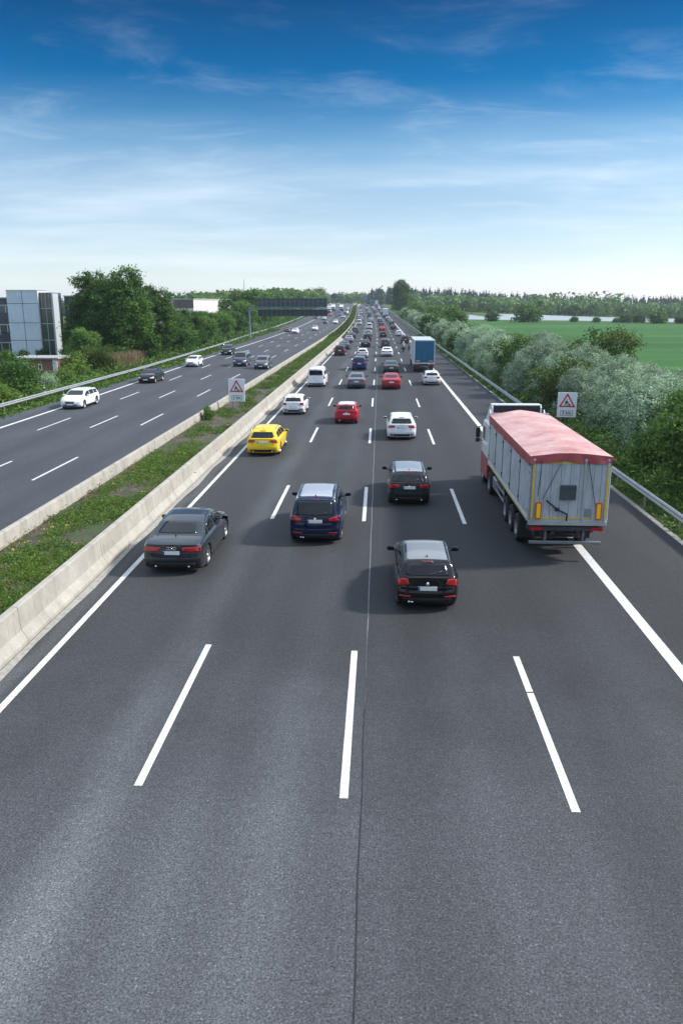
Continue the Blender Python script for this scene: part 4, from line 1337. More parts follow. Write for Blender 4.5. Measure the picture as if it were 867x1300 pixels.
def box_truck(label, x, d, m_body, m_door, L=11.5, h=3.95, facing=1, simple=False, m_cab=None):
    rt = empty('box_truck', P(x, d))
    slope = math.atan((zr(d + 4) - zr(d - 4)) / 8); head = -math.atan((cr(d + 4) - cr(d - 4)) / 8)
    rt.rotation_euler = (slope, 0, head) if facing > 0 else (-slope, 0, math.pi + head)
    if facing < 0: rt.location = P(x, d + L + 2.6)
    tag(rt, label, 'truck')
    w, z0 = 2.54, 1.08
    b = MB().box((0, L / 2, (z0 + h) / 2), (w - .04, L, h - z0), 0, bev=.02)
    b.build('cargo_box', m_body, rt)
    fr = MB()
    for sg in (-1, 1):
        fr.box((sg * (w / 2 - .04), -.01, (z0 + h) / 2), (.10, .08, h - z0 + .02), 0)
        fr.box((sg * (w / 2 - .02), L / 2, h - .03), (.06, L + .02, .10), 0)
        fr.box((sg * (w / 2 - .02), L / 2, z0 + .02), (.06, L + .02, .12), 0)
    fr.box((0, -.01, h - .04), (w - .18, .08, .12), 0); fr.box((0, -.01, z0 + .06), (w - .18, .08, .14), 0)
    fr.build('box_frame', mat('truck_frame', (.62, .64, .66), .45, metal=.1, noise=(3, .1, 4)), rt)
    dr = MB().box((0, -.02, (z0 + h) / 2 + .01), (w - .20, .05, h - z0 - .20), 0)
    dr.box((0, -.048, (z0 + h) / 2), (.02, .008, h - z0 - .3), 1)
    for xx in (-.35, .35): dr.tube([(xx, -.065, z0 + .2), (xx, -.065, h - .2)], .018, 6, 1)
    dr.build('rear_door', [m_door, mat('door_rod', (.10, .16, .20), .5)], rt)
    for sg, mm in ((-1, M_YEL), (1, M_AMBER)):
        MB().box((sg * .80, -.055, z0 + .34), (.50, .012, .13), 0).build('marker_board', mm, rt)
        MB().box((sg * .95, -.03, .90), (.44, .06, .14), 0, bev=.015).build('tail_light', M_RED, rt)
    c = MB().box((0, L / 2 + 1, .92), (1.1, L + 1.6, .24), 0); c.box((0, .12, .55), (2.3, .10, .12)); c.box((0, .0, .90), (2.4, .05, .20))
    for sg in (-1, 1): c.box((sg * .6, .2, .74), (.08, .1, .3))
    c.build('chassis', M_CHASSIS, rt)
    for sg in (-1, 1):
        for y in (2.0, 3.3, L + 1.9): truck_wheel(rt, sg * 1.05, y, .50, .34, sg)
        MB().box((sg * 1.15, L * .58, .70), (.04, L * .42, .50), 0).build('side_guard', mat('truck_frame'), rt)
    cab(rt, L + .5, m_cab or M_CABW, M_CHASSIS, 2.9, 3.7)
    return rt
M_BGREY = mat('truck_panel_grey', (.42, .46, .50), .45, noise=(1.5, .12, 5))
M_BBLUE = mat('truck_panel_blue', (.008, .115, .22), .5, noise=(2, .15, 5))
M_BWH = mat('truck_panel_white', (.70, .72, .74), .45, noise=(2, .06, 5))
M_BYE = mat('truck_panel_yellow', (.62, .42, .05), .5, noise=(2, .1, 5))
box_truck('box truck with a plain blue rear door in the shoulder lane', 5.62, 100.0, M_BGREY, M_BBLUE)
box_truck('distant white box truck towering over the queue in the shoulder lane', 5.6, 400, M_BWH, M_BWH, 10, 3.95)
box_truck('distant white oncoming lorry nearest the gantry end', -24.9, 462, M_BWH, M_BWH, 10, 3.9, -1)
box_truck('distant white oncoming lorry following the other white lorry', -23.6, 500, M_BWH, M_BWH, 10, 3.8, -1)
box_truck('distant oncoming lorry with a yellow body', -18.4, 500, M_BYE, M_BYE, 8, 3.9, -1)
box_truck('tiny pale truck on the crest at the end of the motorway', 5.3, 640, M_BWH, M_BWH, 10, 3.9)
box_truck('tiny blue-bodied truck on the crest beside the pale one', 1.6, 655, M_BBLUE, M_BBLUE, 10, 3.9)

# ------------------------------------------------------------------ people on motorcycles, bicycles
def skin_body(name, joints, bones, parent=None, mt=None):
    me = bpy.data.meshes.new(name)
    me.from_pydata([j[:3] for j in joints], bones, [])
    o = bpy.data.objects.new(name, me); C.objects.link(o)
    md = o.modifiers.new('skin', 'SKIN')
    for i, j in enumerate(joints):
        me.skin_vertices[0].data[i].radius = (j[3], j[3])
    me.skin_vertices[0].data[0].use_root = True
    o.modifiers.new('sub', 'SUBSURF').levels = 1
    dg = bpy.context.evaluated_depsgraph_get()
    m2 = bpy.data.meshes.new_from_object(o.evaluated_get(dg))
    bpy.data.objects.remove(o)
    m2.name = name
    m2.materials.clear(); m2.materials.append(mt)
    m2.polygons.foreach_set('use_smooth', [True] * len(m2.polygons))
    return link_mesh(name, m2, parent)
def motorcycle(x, d, lab, lab2, jacket, helmet):
    px, py, pz = P(x, d)
    rt = empty('motorcycle', (px, py, pz)); tag(rt, lab, 'motorcycle', 'motorcycles in the queue')
    for y in (.35, 1.80):
        w_ = MB().lathe_x([(-.07, .24), (-.06, .29), (0, .32), (.06, .29), (.07, .24), (0, .23), (-.07, .24)], 20).build('wheel', M_TYRE, rt); w_.location = (0, y, .32)
        MB().lathe_x([(-.03, .235), (-.03, .05), (.03, .05), (.03, .235)], 16).build('rim', M_RIM, w_)
    b = MB().poly([(.1, .82), (.05, .74), (.45, .50), (.8, .34), (1.3, .36), (1.55, .62), (1.75, .98), (1.6, 1.02), (1.3, .98), (1.0, .80), (.6, .80)], 'x', -.14, .14)
    b.box((0, 1.70, .95), (.34, .20, .26), bev=.05)
    b.build('fairing', paint('black2'), rt)
    MB().box((0, .60, .83), (.26, .62, .09), bev=.03).build('seat', M_BLACK, rt)
    MB().box((0, .10, .80), (.14, .05, .07)).build('tail_light', M_RED, rt)
    MB().tube([(-.36, 1.42, 1.06), (0, 1.55, 1.04), (.36, 1.42, 1.06)], .018, 6).build('handlebar', M_DKSTEEL, rt)
    MB().tube([(0, 1.58, .98), (0, 1.80, .34)], .04, 6).build('fork', M_DKSTEEL, rt)
    for sg in (-1, 1): MB().box((sg * .30, .35, .66), (.20, .46, .34), bev=.04).build('pannier', M_BLACK, rt)
    J = [(0, .62, .95, .17), (0, .66, 1.18, .17), (0, .76, 1.42, .19), (0, .84, 1.54, .07), (0, .88, 1.66, .10),
         (-.20, .78, 1.44, .075), (-.34, 1.02, 1.20, .055), (-.34, 1.36, 1.10, .045), (.20, .78, 1.44, .075), (.34, 1.02, 1.20, .055), (.34, 1.36, 1.10, .045),
         (-.14, .66, .90, .12), (-.24, 1.08, .80, .085), (-.22, .82, .40, .06), (-.22, .98, .34, .05), (.14, .66, .90, .12), (.24, 1.08, .80, .085), (.22, .82, .40, .06), (.22, .98, .34, .05)]
    B = [(0, 1), (1, 2), (2, 3), (3, 4), (2, 5), (5, 6), (6, 7), (2, 8), (8, 9), (9, 10), (0, 11), (11, 12), (12, 13), (13, 14), (0, 15), (15, 16), (16, 17), (17, 18)]
    p = skin_body('person', J, B, None, mat('rider_' + jacket, {'grey': (.30, .30, .31), 'dark': (.03, .03, .035)}[jacket], .7, noise=(6, .15, 4)))
    p.location = (px, py, pz); tag(p, lab2, 'person', 'motorcycle riders')
    hb = MB(); nv = []; nf = []
    for i in range(9):
        for j in range(14):
            a = math.pi * i / 8; q = 2 * math.pi * j / 14
            nv.append((.125 * math.sin(a) * math.cos(q), .90 + .15 * math.sin(a) * math.sin(q), 1.70 + .145 * math.cos(a)))
    for i in range(8):
        for j in range(14):
            a = i * 14 + j; c = i * 14 + (j + 1) % 14; nf.append((a, c, c + 14, a + 14))
    hb.add(nv, nf, 0, True); hb.build('helmet', mat('helmet_' + helmet, {'white': (.7, .7, .7), 'black': (.02, .02, .02)}[helmet], .2, coat=.8), p)
motorcycle(4.30, 143.0, 'motorcycle with panniers beside the blue box truck', 'rider in a light grey jacket on the motorcycle beside the blue box truck', 'grey', 'white')
motorcycle(4.35, 243.0, 'dark motorcycle between lanes far ahead of the blue box truck', 'rider in dark clothing on the farther motorcycle', 'dark', 'black')
def bicycle(loc, lab, col):
    rt = empty('bicycle', loc); tag(rt, lab, 'bicycle', 'bicycles carried on a car')
    for x in (-.52, .52):
        q = MB().tube([(x + .33 * math.cos(t), 0, .34 + .33 * math.sin(t)) for t in [2 * math.pi * i / 18 for i in range(19)]], .022, 5, cap=False)
        for i in range(6):
            a = math.pi * i / 6; q.tube([(x - .32 * math.cos(a), 0, .34 - .32 * math.sin(a)), (x + .32 * math.cos(a), 0, .34 + .32 * math.sin(a))], .004, 4)
        q.build('wheel', M_TYRE, rt)
    f = MB()
    for a, b in (((-.52, .34), (-.05, .30)), ((-.52, .34), (-.18, .82)), ((-.05, .30), (-.20, .92)), ((-.05, .30), (.38, .80)), ((-.18, .80), (.36, .88)), ((.36, .95), (.52, .34))):
        f.tube([(a[0], 0, a[1]), (b[0], 0, b[1])], .018, 6)
    f.build('frame', paint(col), rt)
    MB().tube([(.34, -.25, .98), (.36, 0, 1.0), (.34, .25, .98)], .016, 6).build('handlebar', M_BLACK, rt)
    MB().box((-.21, 0, .95), (.24, .12, .05), bev=.02).build('saddle', M_BLACK, rt)
    return rt
bx, by, bz = P(1.26, 157.5)
bicycle((bx - .02, by - .16, bz + .70), 'red framed bicycle on the tail rack, outer of the two', 'crimson')
bicycle((bx + .08, by - .34, bz + .74), 'silver framed bicycle on the tail rack, the one hung further back', 'silver')
rk = MB()
for xx in (-.4, .4): rk.tube([(xx, .10, .62), (xx, -.42, .66)], .02, 6)
rk.box((0, -.12, .68), (1.2, .06, .04)); rk.box((0, -.34, .70), (1.2, .06, .04))
rk.build('bicycle_rack', M_DKSTEEL, bikecar)

# ------------------------------------------------------------------ roadworks signs
def text_mesh(body, size, loc, mt, name='lettering', parent=None, rot=(math.pi / 2, 0, 0)):
    cu = bpy.data.curves.new(name, 'FONT'); cu.body = body; cu.size = size; cu.align_x = 'CENTER'; cu.align_y = 'CENTER'; cu.extrude = .002
    cu.offset = .006
    o = bpy.data.objects.new(name, cu); C.objects.link(o)
    dg = bpy.context.evaluated_depsgraph_get()
    me = bpy.data.meshes.new_from_object(o.evaluated_get(dg))
    bpy.data.objects.remove(o)
    me.materials.clear(); me.materials.append(mt)
    r = link_mesh(name, me, parent); r.location = loc; r.rotation_euler = rot
    return r
M_SIGNW = mat('sign_white', (.74, .76, .78), .4)
M_SIGNR = mat('sign_red', (.55, .02, .03), .4)
M_SIGNK = mat('sign_black', (.015, .015, .015), .5)
def roadworks_sign(loc, rz, zb, zt, label, w=1.28):
    rt = empty('roadworks_sign', loc, rz)
    tag(rt, label, 'road sign', 'roadworks signs')
    b = MB().box((0, 0, (zb + zt) / 2), (w, .05, zt - zb), 0, bev=.015)
    b.build('sign_board', M_SIGNW, rt)
    p = MB()
    for sg in (-.35, .35): p.tube([(sg, .055, -.3), (sg, .055, zt - .1)], .03, 8)
    p.box((0, .045, zb + .3), (1.0, .03, .05)); p.box((0, .045, zt - .4), (1.0, .03, .05))
    p.build('post', M_STEEL, rt)
    h = zt - zb; cz = zb + h * .66; s = w * .86; hh = s * .866
    A = (0, cz + hh * .56); B = (-s / 2, cz - hh * .44); D = (s / 2, cz - hh * .44)
    t = MB()
    inner = lambda k: [((x) * k, cz + (z - cz - hh * .06) * k + hh * .06) for x, z in (A, B, D)]
    def inn(k):
        gx, gz = 0, (A[1] + B[1] + D[1]) / 3
        return [((x - gx) * k + gx, (z - gz) * k + gz) for x, z in (A, B, D)]
    o_, i_ = inn(1.0), inn(.70)
    for i in range(3):
        j = (i + 1) % 3
        t.poly([o_[i], o_[j], i_[j], i_[i]], 'y', -.034, -.024)
    t.build('warning_triangle', M_SIGNR, rt)
    k = s / 1.1; gz = (A[1] + B[1] + D[1]) / 3 - .02
    m = MB()
    def pl(pts): m.poly([(x * k * .92, gz + z * k * .92) for x, z in pts], 'y', -.033, -.023)
    pl([(-.06, .20), (-.03, .245), (.01, .235), (.02, .19), (-.01, .16), (-.05, .165)])          # head
    pl([(-.08, .14), (-.01, .13), (.05, .02), (.0, -.02), (-.12, .03), (-.15, .08)])              # torso
    pl([(-.13, .03), (-.06, .0), (-.10, -.10), (-.15, -.20), (-.20, -.20), (-.16, -.09)])          # leg
    pl([(-.06, .01), (.0, -.02), (.02, -.10), (-.01, -.20), (-.06, -.20), (-.04, -.10)])           # leg
    pl([(-.01, .10), (.03, .11), (.10, -.02), (.07, -.04)])                                        # arm
    pl([(-.05, .04), (-.04, .06), (.16, -.11), (.14, -.14)])                                       # shovel
    pl([(.04, -.20), (.10, -.12), (.17, -.06), (.22, -.10), (.27, -.20)])                          # heap
    m.build('pictogram', M_SIGNK, rt)
    f = MB(); fz = zb + h * .17; fw = w * .62; fh = h * .19
    for sg in (-1, 1):
        f.box((0, -.028, fz + sg * fh / 2), (fw, .010, .022)); f.box((sg * fw / 2, -.028, fz), (.022, .010, fh - .022))
    f.build('plate_border', M_SIGNK, rt)
    text_mesh('2 km', .30 * w / 1.28, (0, -.029, fz + .01), M_SIGNK, 'lettering', rt)
roadworks_sign(P(-10.95, 60.8, .44), R(-4), .52, 2.26, 'white roadworks sign reading 2 km standing on the planted median')
roadworks_sign(P(12.85, 54.6), R(-9), .75, 2.45, 'white roadworks sign reading 2 km standing against the silvery shrubs')

# delineator posts
def delineator(x, d, lab):
    rt = empty('delineator_post', P(x, d)); tag(rt, lab, 'road marker post', 'delineator posts beside the guard rails')
    MB().poly([(-.06, -.1), (.06, -.1), (.06, 1.0), (-.06, 1.06)], 'y', -.04, .04).build('post', M_WHITE, rt)
    MB().box((0, 0, .84), (.128, .088, .20), 0).build('reflector_band', M_BLACK, rt)
for x, d, lab in ((-30.0, 70, 'white marker post behind the rail beside the pale roadside bush'), (-30.3, 120, 'white marker post behind the rail at the foot of the big dark trees'),
                  (-31.8, 170, 'white marker post behind the verge rail in front of the low wood'), (11.65, 58.6, 'white marker post just beyond the roadworks sign on the shoulder side'),
                  (11.65, 108, 'white marker post by the shrubs alongside the blue truck'), (11.65, 158, 'small white marker post by the shrubs beyond the blue truck'),
                  (-33.4, 220, 'small white marker post by the verge rail beyond the gantry leg')):
    delineator(x, d, lab)

# ------------------------------------------------------------------ sign gantry over the oncoming lanes
def gantry():
    d0 = 196
    rt = empty('sign_gantry', P(0, d0)); tag(rt, 'teal-grey steel sign gantry spanning the oncoming lanes, backs of its dark panels showing', 'gantry')
    m = mat('gantry_paint', (.13, .20, .23), .5, metal=.2, noise=(1.5, .2, 4))
    xl, xr = -31.4, -11.0
    for x in (xl,):
        b = MB().box((x, 0, 3.7), (.34, .40, 7.6), bev=.04); b.box((x, 0, .15), (.7, .8, .3)); b.build('post', mat('gantry_post', (.30, .36, .38), .5, metal=.2) if x == xl else m, rt)
    b = MB()
    for z in (6.95, 7.45):
        for y in (-.45, .45): b.box(((xl + xr) / 2, y, z), (xr - xl + .3, .12, .12))
    n = 22
    for i in range(n):
        x0 = xl + (xr - xl) * i / n; x1 = xl + (xr - xl) * (i + 1) / n
        for y in (-.45, .45):
            b.tube([(x0, y, 6.95 if i % 2 else 7.45), (x1, y, 7.45 if i % 2 else 6.95)], .035, 5)
        b.box((x0, 0, 7.45), (.06, .9, .06)); b.box((x0, 0, 6.95), (.06, .9, .06))
    b.box(((xl + xr) / 2, .0, 7.2), (xr - xl, .7, .05))
    b.build('lattice_beam', m, rt)
    dk = mat('panel_back', (.045, .055, .065), .6, noise=(.8, .3, 4)); fr = mat('panel_rib', (.16, .22, .25), .5, metal=.2)
    for nm, x0, x1, z0, z1, np_ in (('sign_panel', -29.5, -12.6, 7.55, 9.5, 15), ('sign_panel', -29.4, -12.5, 5.35, 6.85, 15)):
        b = MB().box(((x0 + x1) / 2, .62, (z0 + z1) / 2), (x1 - x0, .06, z1 - z0), 0)
        for i in range(np_ + 1):
            x = x0 + (x1 - x0) * i / np_
            b.box((x, .56, (z0 + z1) / 2), (.07, .07, z1 - z0 + .12), 1)
        b.box(((x0 + x1) / 2, .565, (z0 + z1) / 2 + .25), (x1 - x0, .05, .05), 1)
        b.build(nm, [dk, fr], rt)
gantry()
# smaller sign boards far off
def far_sign(x, d, w, z0, z1, lab, col):
    rt = empty('direction_sign', P(x, d)); tag(rt, lab, 'road sign')
    MB().box((0, 0, (z0 + z1) / 2), (w, .12, z1 - z0), bev=.02).build('sign_board', mat('sign_' + lab[:4], col, .5, noise=(1, .2, 3)), rt)
    b = MB()
    for s_ in (-.35, .35): b.tube([(w * s_, .12, -.5), (w * s_, .12, z1)], .10, 8)
    b.build('post', M_DKSTEEL, rt)
far_sign(-23.5, 520, 3.6, 7.3, 9.8, 'dark green direction sign board above the far oncoming lanes', (.03, .09, .09))
far_sign(-3.5, 700, 5.5, 4.0, 7.5, 'pale blue direction sign above the far end of the motorway', (.05, .22, .34))

# ------------------------------------------------------------------ buildings
def office():
    rt = empty('office_building', (0, 0, 0)); tag(rt, 'modern grey office block with a pale slab-faced stair tower beside the big trees', 'building')
    q = NT('fair_faced_concrete')
    X, Y, Z = q.xyz()
    c = q.mix(q.rng(q.noise(.5, 6, .7), .35, .65), (.50, .59, .69), (.60, .69, .78))
    c = q.mix(1., c, q.rng(q.noise(2.5, 5, .7, (1, 1, .2)), .45, .75, 1, .88), 'MULTIPLY')
    q.col(c); q.b.inputs['Roughness'].default_value = .55
    mc = q.m
    jt = mat('panel_joint', (.05, .07, .09), .7)
    dk = mat('slate_cladding', (.060, .070, .080), .6, noise=(.8, .2, 5))
    gl = mat('curtain_glass', (.03, .055, .06), .08, spec=.8, noise=(.4, .4, 3))
    wh = mat('white_frame', (.42, .45, .47), .5)
    y = 128.0
    x0, x1 = -59.6, -54.6; H_ = 10.35
    b = MB().box(((x0 + x1) / 2, y + 2, H_ / 2 - .3), (x1 - x0, 4, H_ + .6), 0)
    for z in (2.6, 5.35, 8.35): b.box(((x0 + x1) / 2, y - .002, z), (x1 - x0 - .01, .03, .07), 1)
    b.box((-57.1, y - .004, H_ / 2), (.07, .03, H_ - .02), 1)
    b.box((x1 + .0, y + 2, H_ / 2), (.12, 4.02, H_ + .1), 2)
    b.box(((x0 + x1) / 2, y + 2, H_ + .04), (x1 - x0 + .12, 4.1, .12), 2)
    b.build('stair_tower', [mc, jt, mat('light_concrete', (.52, .55, .57), .6)], rt)
    g = MB().box((-53.5, y + 2.5, 5.0), (2.0, 4, 10.1), 0)
    for z in (2.6, 5.2, 7.6): g.box((-53.5, y + .48, z), (1.98, .06, .10), 1)
    g.box((-53.5, y + .46, 5.0), (.08, .06, 10.0), 1); g.box((-54.1, y + .46, 8.8), (.04, .05, 2.5), 1); g.box((-52.9, y + .46, 8.8), (.04, .05, 2.5), 1)
    g.build('glass_strip', [gl, wh], rt)
    MB().box((-52.35, y + 1.4, 4.9), (.32, 2.2, 10.0), bev=.03).build('pillar', wh, rt)
    for nm, xa, xb, yy, hh in (('wing', -50.0 - 2.2, -37.0, y + 5, 9.5), ('wing', -84.0, -59.7, y + 3, 9.2)):
        MB().box(((xa + xb) / 2, yy + 6, hh / 2 - .3), (xb - xa, 12, hh + .6)).build(nm, dk, rt)
        MB().box(((xa + xb) / 2, yy + 6, hh + .06), (xb - xa + .3, 12.3, .16)).build('roof_edge', wh, rt)
        for z in (7.3, 4.2, 1.3):
            if z + 1.4 > hh: continue
            w_ = MB().box(((xa + xb) / 2, yy - .01, z + .1), (xb - xa - .8, .10, 1.15), 0)
            k = xa + .6
            while k < xb - .5:
                w_.box((k, yy - .05, z + .1), (.14, .10, 1.15), 1); k += .62 if xa > -55 else 1.3
            w_.box(((xa + xb) / 2, yy - .07, z + .78), (xb - xa - .6, .14, .16), 1)
            w_.build('window_band', [gl, wh], rt)
    c = MB().box((-64.0, y - .6, 3.6), (5.0, 3.0, .35), 0); c.box((-61.6, y - 1.9, 1.8), (.35, .35, 3.6), 0); c.box((-66, y - 1.9, 1.8), (.35, .35, 3.6), 0)
    c.build('entrance_canopy', wh, rt)
    v = MB().box((-44, y + 9, 10.4), (1.2, 1.2, 1.6), bev=.05); v.tube([(-44.3, y + 9, 11), (-44.3, y + 9, 13)], .05, 6); v.build('roof_vent', M_STEEL, rt)
office()
def brickmat():
    q = NT('brickwork')
    b = q.n('ShaderNodeTexBrick'); q.link(q.g, b.inputs['Vector'])
    mp = q.n('ShaderNodeMapping'); mp.inputs['Rotation'].default_value = (R(90), 0, 0)
    q.link(q.g, mp.inputs[0]); q.link(mp.outputs[0], b.inputs['Vector'])
    b.inputs['Scale'].default_value = 4
    b.inputs['Color1'].default_value = (.26, .085, .055, 1); b.inputs['Color2'].default_value = (.18, .06, .045, 1); b.inputs['Mortar'].default_value = (.25, .22, .19, 1)
    q.col(b.outputs[0]); q.b.inputs['Roughness'].default_value = .9
    return q.m
def brick_house():
    rt = empty('brick_outbuilding', (-38.5, 88.5, 0)); tag(rt, 'low red brick outbuilding with a flat grey roof below the office block', 'building')
    MB().box((0, 2, 1.1), (4.8, 4, 2.4)).build('wall', brickmat(), rt)
    MB().box((-.2, 2, 2.36), (5.6, 4.6, .16)).build('roof', mat('felt_roof', (.30, .30, .30), .8, noise=(2, .2, 5)), rt)
    w = MB().box((.35, -.02, 1.35), (.44, .10, .75)); w.build('window_frame', M_WHITE, rt)
    MB().box((.35, -.075, 1.35), (.24, .02, .55)).build('window', M_GLASS, rt)
    MB().box((2.1, -.03, 1.1), (.5, .12, 2.3)).build('corner_pier', M_WHITE, rt)
    MB().box((-1.3, -.03, .95), (.95, .10, 1.9)).build('door', mat('door_green', (.16, .30, .28), .5), rt)
brick_house()
def shed(name, x0, x1, y, depth, h, m, label, roofc, band=None):
    rt = empty(name, ((x0 + x1) / 2, y, ground_z((x0 + x1) / 2, y)))
    tag(rt, label, 'building')
    w = x1 - x0
    MB().box((0, depth / 2, h / 2), (w, depth, h)).build('wall', m, rt)
    if band: MB().box((0, depth / 2, h - 1.0), (w + .1, depth + .1, 1.9)).build('fascia', band, rt)
    MB().box((0, depth / 2, h + .12), (w + .5, depth + .5, .25)).build('roof', roofc, rt)
M_HALL = mat('white_render', (.66, .63, .62), .7, noise=(.15, .08, 5))
M_BROWN = mat('brown_cladding', (.13, .095, .09), .7, noise=(.3, .2, 5))
def hall():
    rt = empty('white_hall', (-53.0, 230, ground_z(-53, 230)), R(-10.4)); tag(rt, 'long hall with blank white side wall and brown banded end above the roadside wood', 'building')
    MB().box((-8, 15.5, 4.75), (16, 31, 9.5)).build('wall', M_HALL, rt)
    MB().box((-8.05, -.05, 8.3), (16.2, .14, 2.3)).build('fascia', M_BROWN, rt)
    MB().box((-8, 15.5, 9.6), (16.4, 31.4, .22)).build('roof', mat('roof_light', (.5, .49, .49), .7), rt)
    d = MB()
    for i in range(1, 6): d.box((.012, 31 * i / 6, 4.8), (.02, .08, 9.2))
    d.build('wall_joint', mat('joint_grey', (.35, .34, .34), .7), rt)
hall()
shed('low_warehouse', -47, -38, 120, 8, 2.2, mat('shed_grey', (.25, .27, .30), .7), 'low grey flat-roofed shed in front of the office wing', mat('roof_light'))
def mast(x, y, h, lab):
    b = MB().tube([(0, 0, 0), (0, 0, h)], [.35, .12], 6)
    for k in range(5): b.box((0, 0, h * (.75 + .05 * k)), (2.2 - .3 * k, .12, .12))
    o = b.build('radio_mast', M_DKSTEEL); o.location = (x, y, 0); tag(o, lab, 'mast')
mast(-100, 600, 26, 'thin lattice mast standing up out of the far trees')

# ------------------------------------------------------------------ vegetation
def leafmat(name, a, b, trans=.30, rough=.55):
    m = bpy.data.materials.new(name); m.use_nodes = True; t = m.node_tree; t.nodes.clear()
    at = t.nodes.new('ShaderNodeAttribute'); at.attribute_name = 'tint'
    mx_ = t.nodes.new('ShaderNodeMix'); mx_.data_type = 'RGBA'
    mx_.inputs[6].default_value = (*a, 1); mx_.inputs[7].default_value = (*b, 1)
    t.links.new(at.outputs['Fac'], mx_.inputs[0])
    oi = t.nodes.new('ShaderNodeObjectInfo')
    hs_ = t.nodes.new('ShaderNodeHueSaturation')
    mr = t.nodes.new('ShaderNodeMapRange'); mr.inputs[3].default_value = .72; mr.inputs[4].default_value = 1.28
    t.links.new(oi.outputs['Random'], mr.inputs[0]); t.links.new(mr.outputs[0], hs_.inputs['Value'])
    t.links.new(mx_.outputs[2], hs_.inputs['Color'])
    p = t.nodes.new('ShaderNodeBsdfPrincipled'); p.inputs['Roughness'].default_value = rough; p.inputs['Specular IOR Level'].default_value = .12
    tr = t.nodes.new('ShaderNodeBsdfTranslucent'); ms = t.nodes.new('ShaderNodeMixShader'); ms.inputs[0].default_value = trans
    o = t.nodes.new('ShaderNodeOutputMaterial')
    t.links.new(hs_.outputs[0], p.inputs['Base Color']); t.links.new(hs_.outputs[0], tr.inputs['Color'])
    t.links.new(p.outputs[0], ms.inputs[1]); t.links.new(tr.outputs[0], ms.inputs[2]); t.links.new(ms.outputs[0], o.inputs[0])
    return m
M_LDARK = leafmat('leaf_dark', (.026, .076, .015), (.120, .225, .042))
M_LMID = leafmat('leaf_mid', (.042, .105, .020), (.145, .240, .048))
M_LBRIGHT = leafmat('leaf_bright', (.060, .130, .020), (.190, .270, .050))
M_LSILV = leafmat('leaf_silver', (.11, .19, .095), (.46, .57, .40), .2)
M_LOLIVE = leafmat('leaf_olive', (.045, .085, .016), (.110, .155, .030))
M_LBLUE = leafmat('leaf_conifer', (.030, .065, .045), (.065, .12, .075))
M_LFAR = leafmat('leaf_far', (.050, .105, .030), (.130, .21, .065))
M_REED = leafmat('dry_reed', (.20, .15, .08), (.36, .28, .16), .1)
M_GRASSB = leafmat('grass_blade', (.040, .095, .014), (.120, .190, .035), .2)
M_FLOWER = mat('yellow_flower', (.65, .55, .04), .6)
def leaf_mesh(name, cen, size, nrm, tint, mt, aspect=.55):
    """many small leaf-shaped faces; all arrays numpy"""
    n = len(cen)
    rs = np.random.RandomState(n % 9973)
    nr = nrm / (np.linalg.norm(nrm, axis=1, keepdims=True) + 1e-9)
    r = rs.normal(size=(n, 3)); t = np.cross(nr, r); t /= (np.linalg.norm(t, axis=1, keepdims=True) + 1e-9)
    b = np.cross(nr, t)
    s = size[:, None]
    v = np.stack([cen - t * s, cen - b * s * aspect, cen + t * s, cen + b * s * aspect], 1).reshape(-1, 3)
    me = bpy.data.meshes.new(name)
    me.vertices.add(4 * n); me.loops.add(4 * n); me.polygons.add(n)
    me.vertices.foreach_set('co', v.astype(np.float32).ravel())
    me.loops.foreach_set('vertex_index', np.arange(4 * n, dtype=np.int32))
    me.polygons.foreach_set('loop_start', np.arange(0, 4 * n, 4, dtype=np.int32))
    me.update()
    a = me.attributes.new('tint', 'FLOAT', 'FACE'); a.data.foreach_set('value', np.clip(tint, 0, 1).astype(np.float32))
    me.materials.append(mt)
    me.validate()
    return me
def crown_pts(seed, lobes, nclump, per, csize, upward=0., hollow=.55):
    rs = np.random.RandomState(seed)
    lb = np.array(lobes, float)      # x,y,z,rx,ry,rz
    vol = (lb[:, 3] * lb[:, 4] * lb[:, 5]) ** .67; p = vol / vol.sum()
    k = rs.choice(len(lb), nclump, p=p)
    d = rs.normal(size=(nclump, 3)); d /= np.linalg.norm(d, axis=1, keepdims=True)
    rad = rs.uniform(hollow, 1.0, (nclump, 1)) ** .7
    c = lb[k, :3] + d * lb[k, 3:6] * rad
    ctint = rs.uniform(0, 1, nclump) * .75 + .1
    cen = np.repeat(c, per, 0)
    off = rs.normal(size=(nclump * per, 3))
    cs = np.repeat(csize * rs.uniform(.6, 1.4, nclump), per)[:, None]
    dd = np.repeat(d, per, 0)
    cen = cen + off * cs * np.array([1, 1, .75]) + dd * (np.abs(rs.normal(size=(len(cen), 1))) * cs * .5)
    if upward: cen[:, 2] += np.abs(off[:, 0]) * cs[:, 0] * upward
    nr = dd * .8 + rs.normal(size=cen.shape) * .7 + np.array([0, 0, .35])
    tint = np.repeat(ctint, per) + rs.normal(size=len(cen)) * .18
    keep = cen[:, 2] > .1
    return cen[keep], nr[keep], tint[keep], c
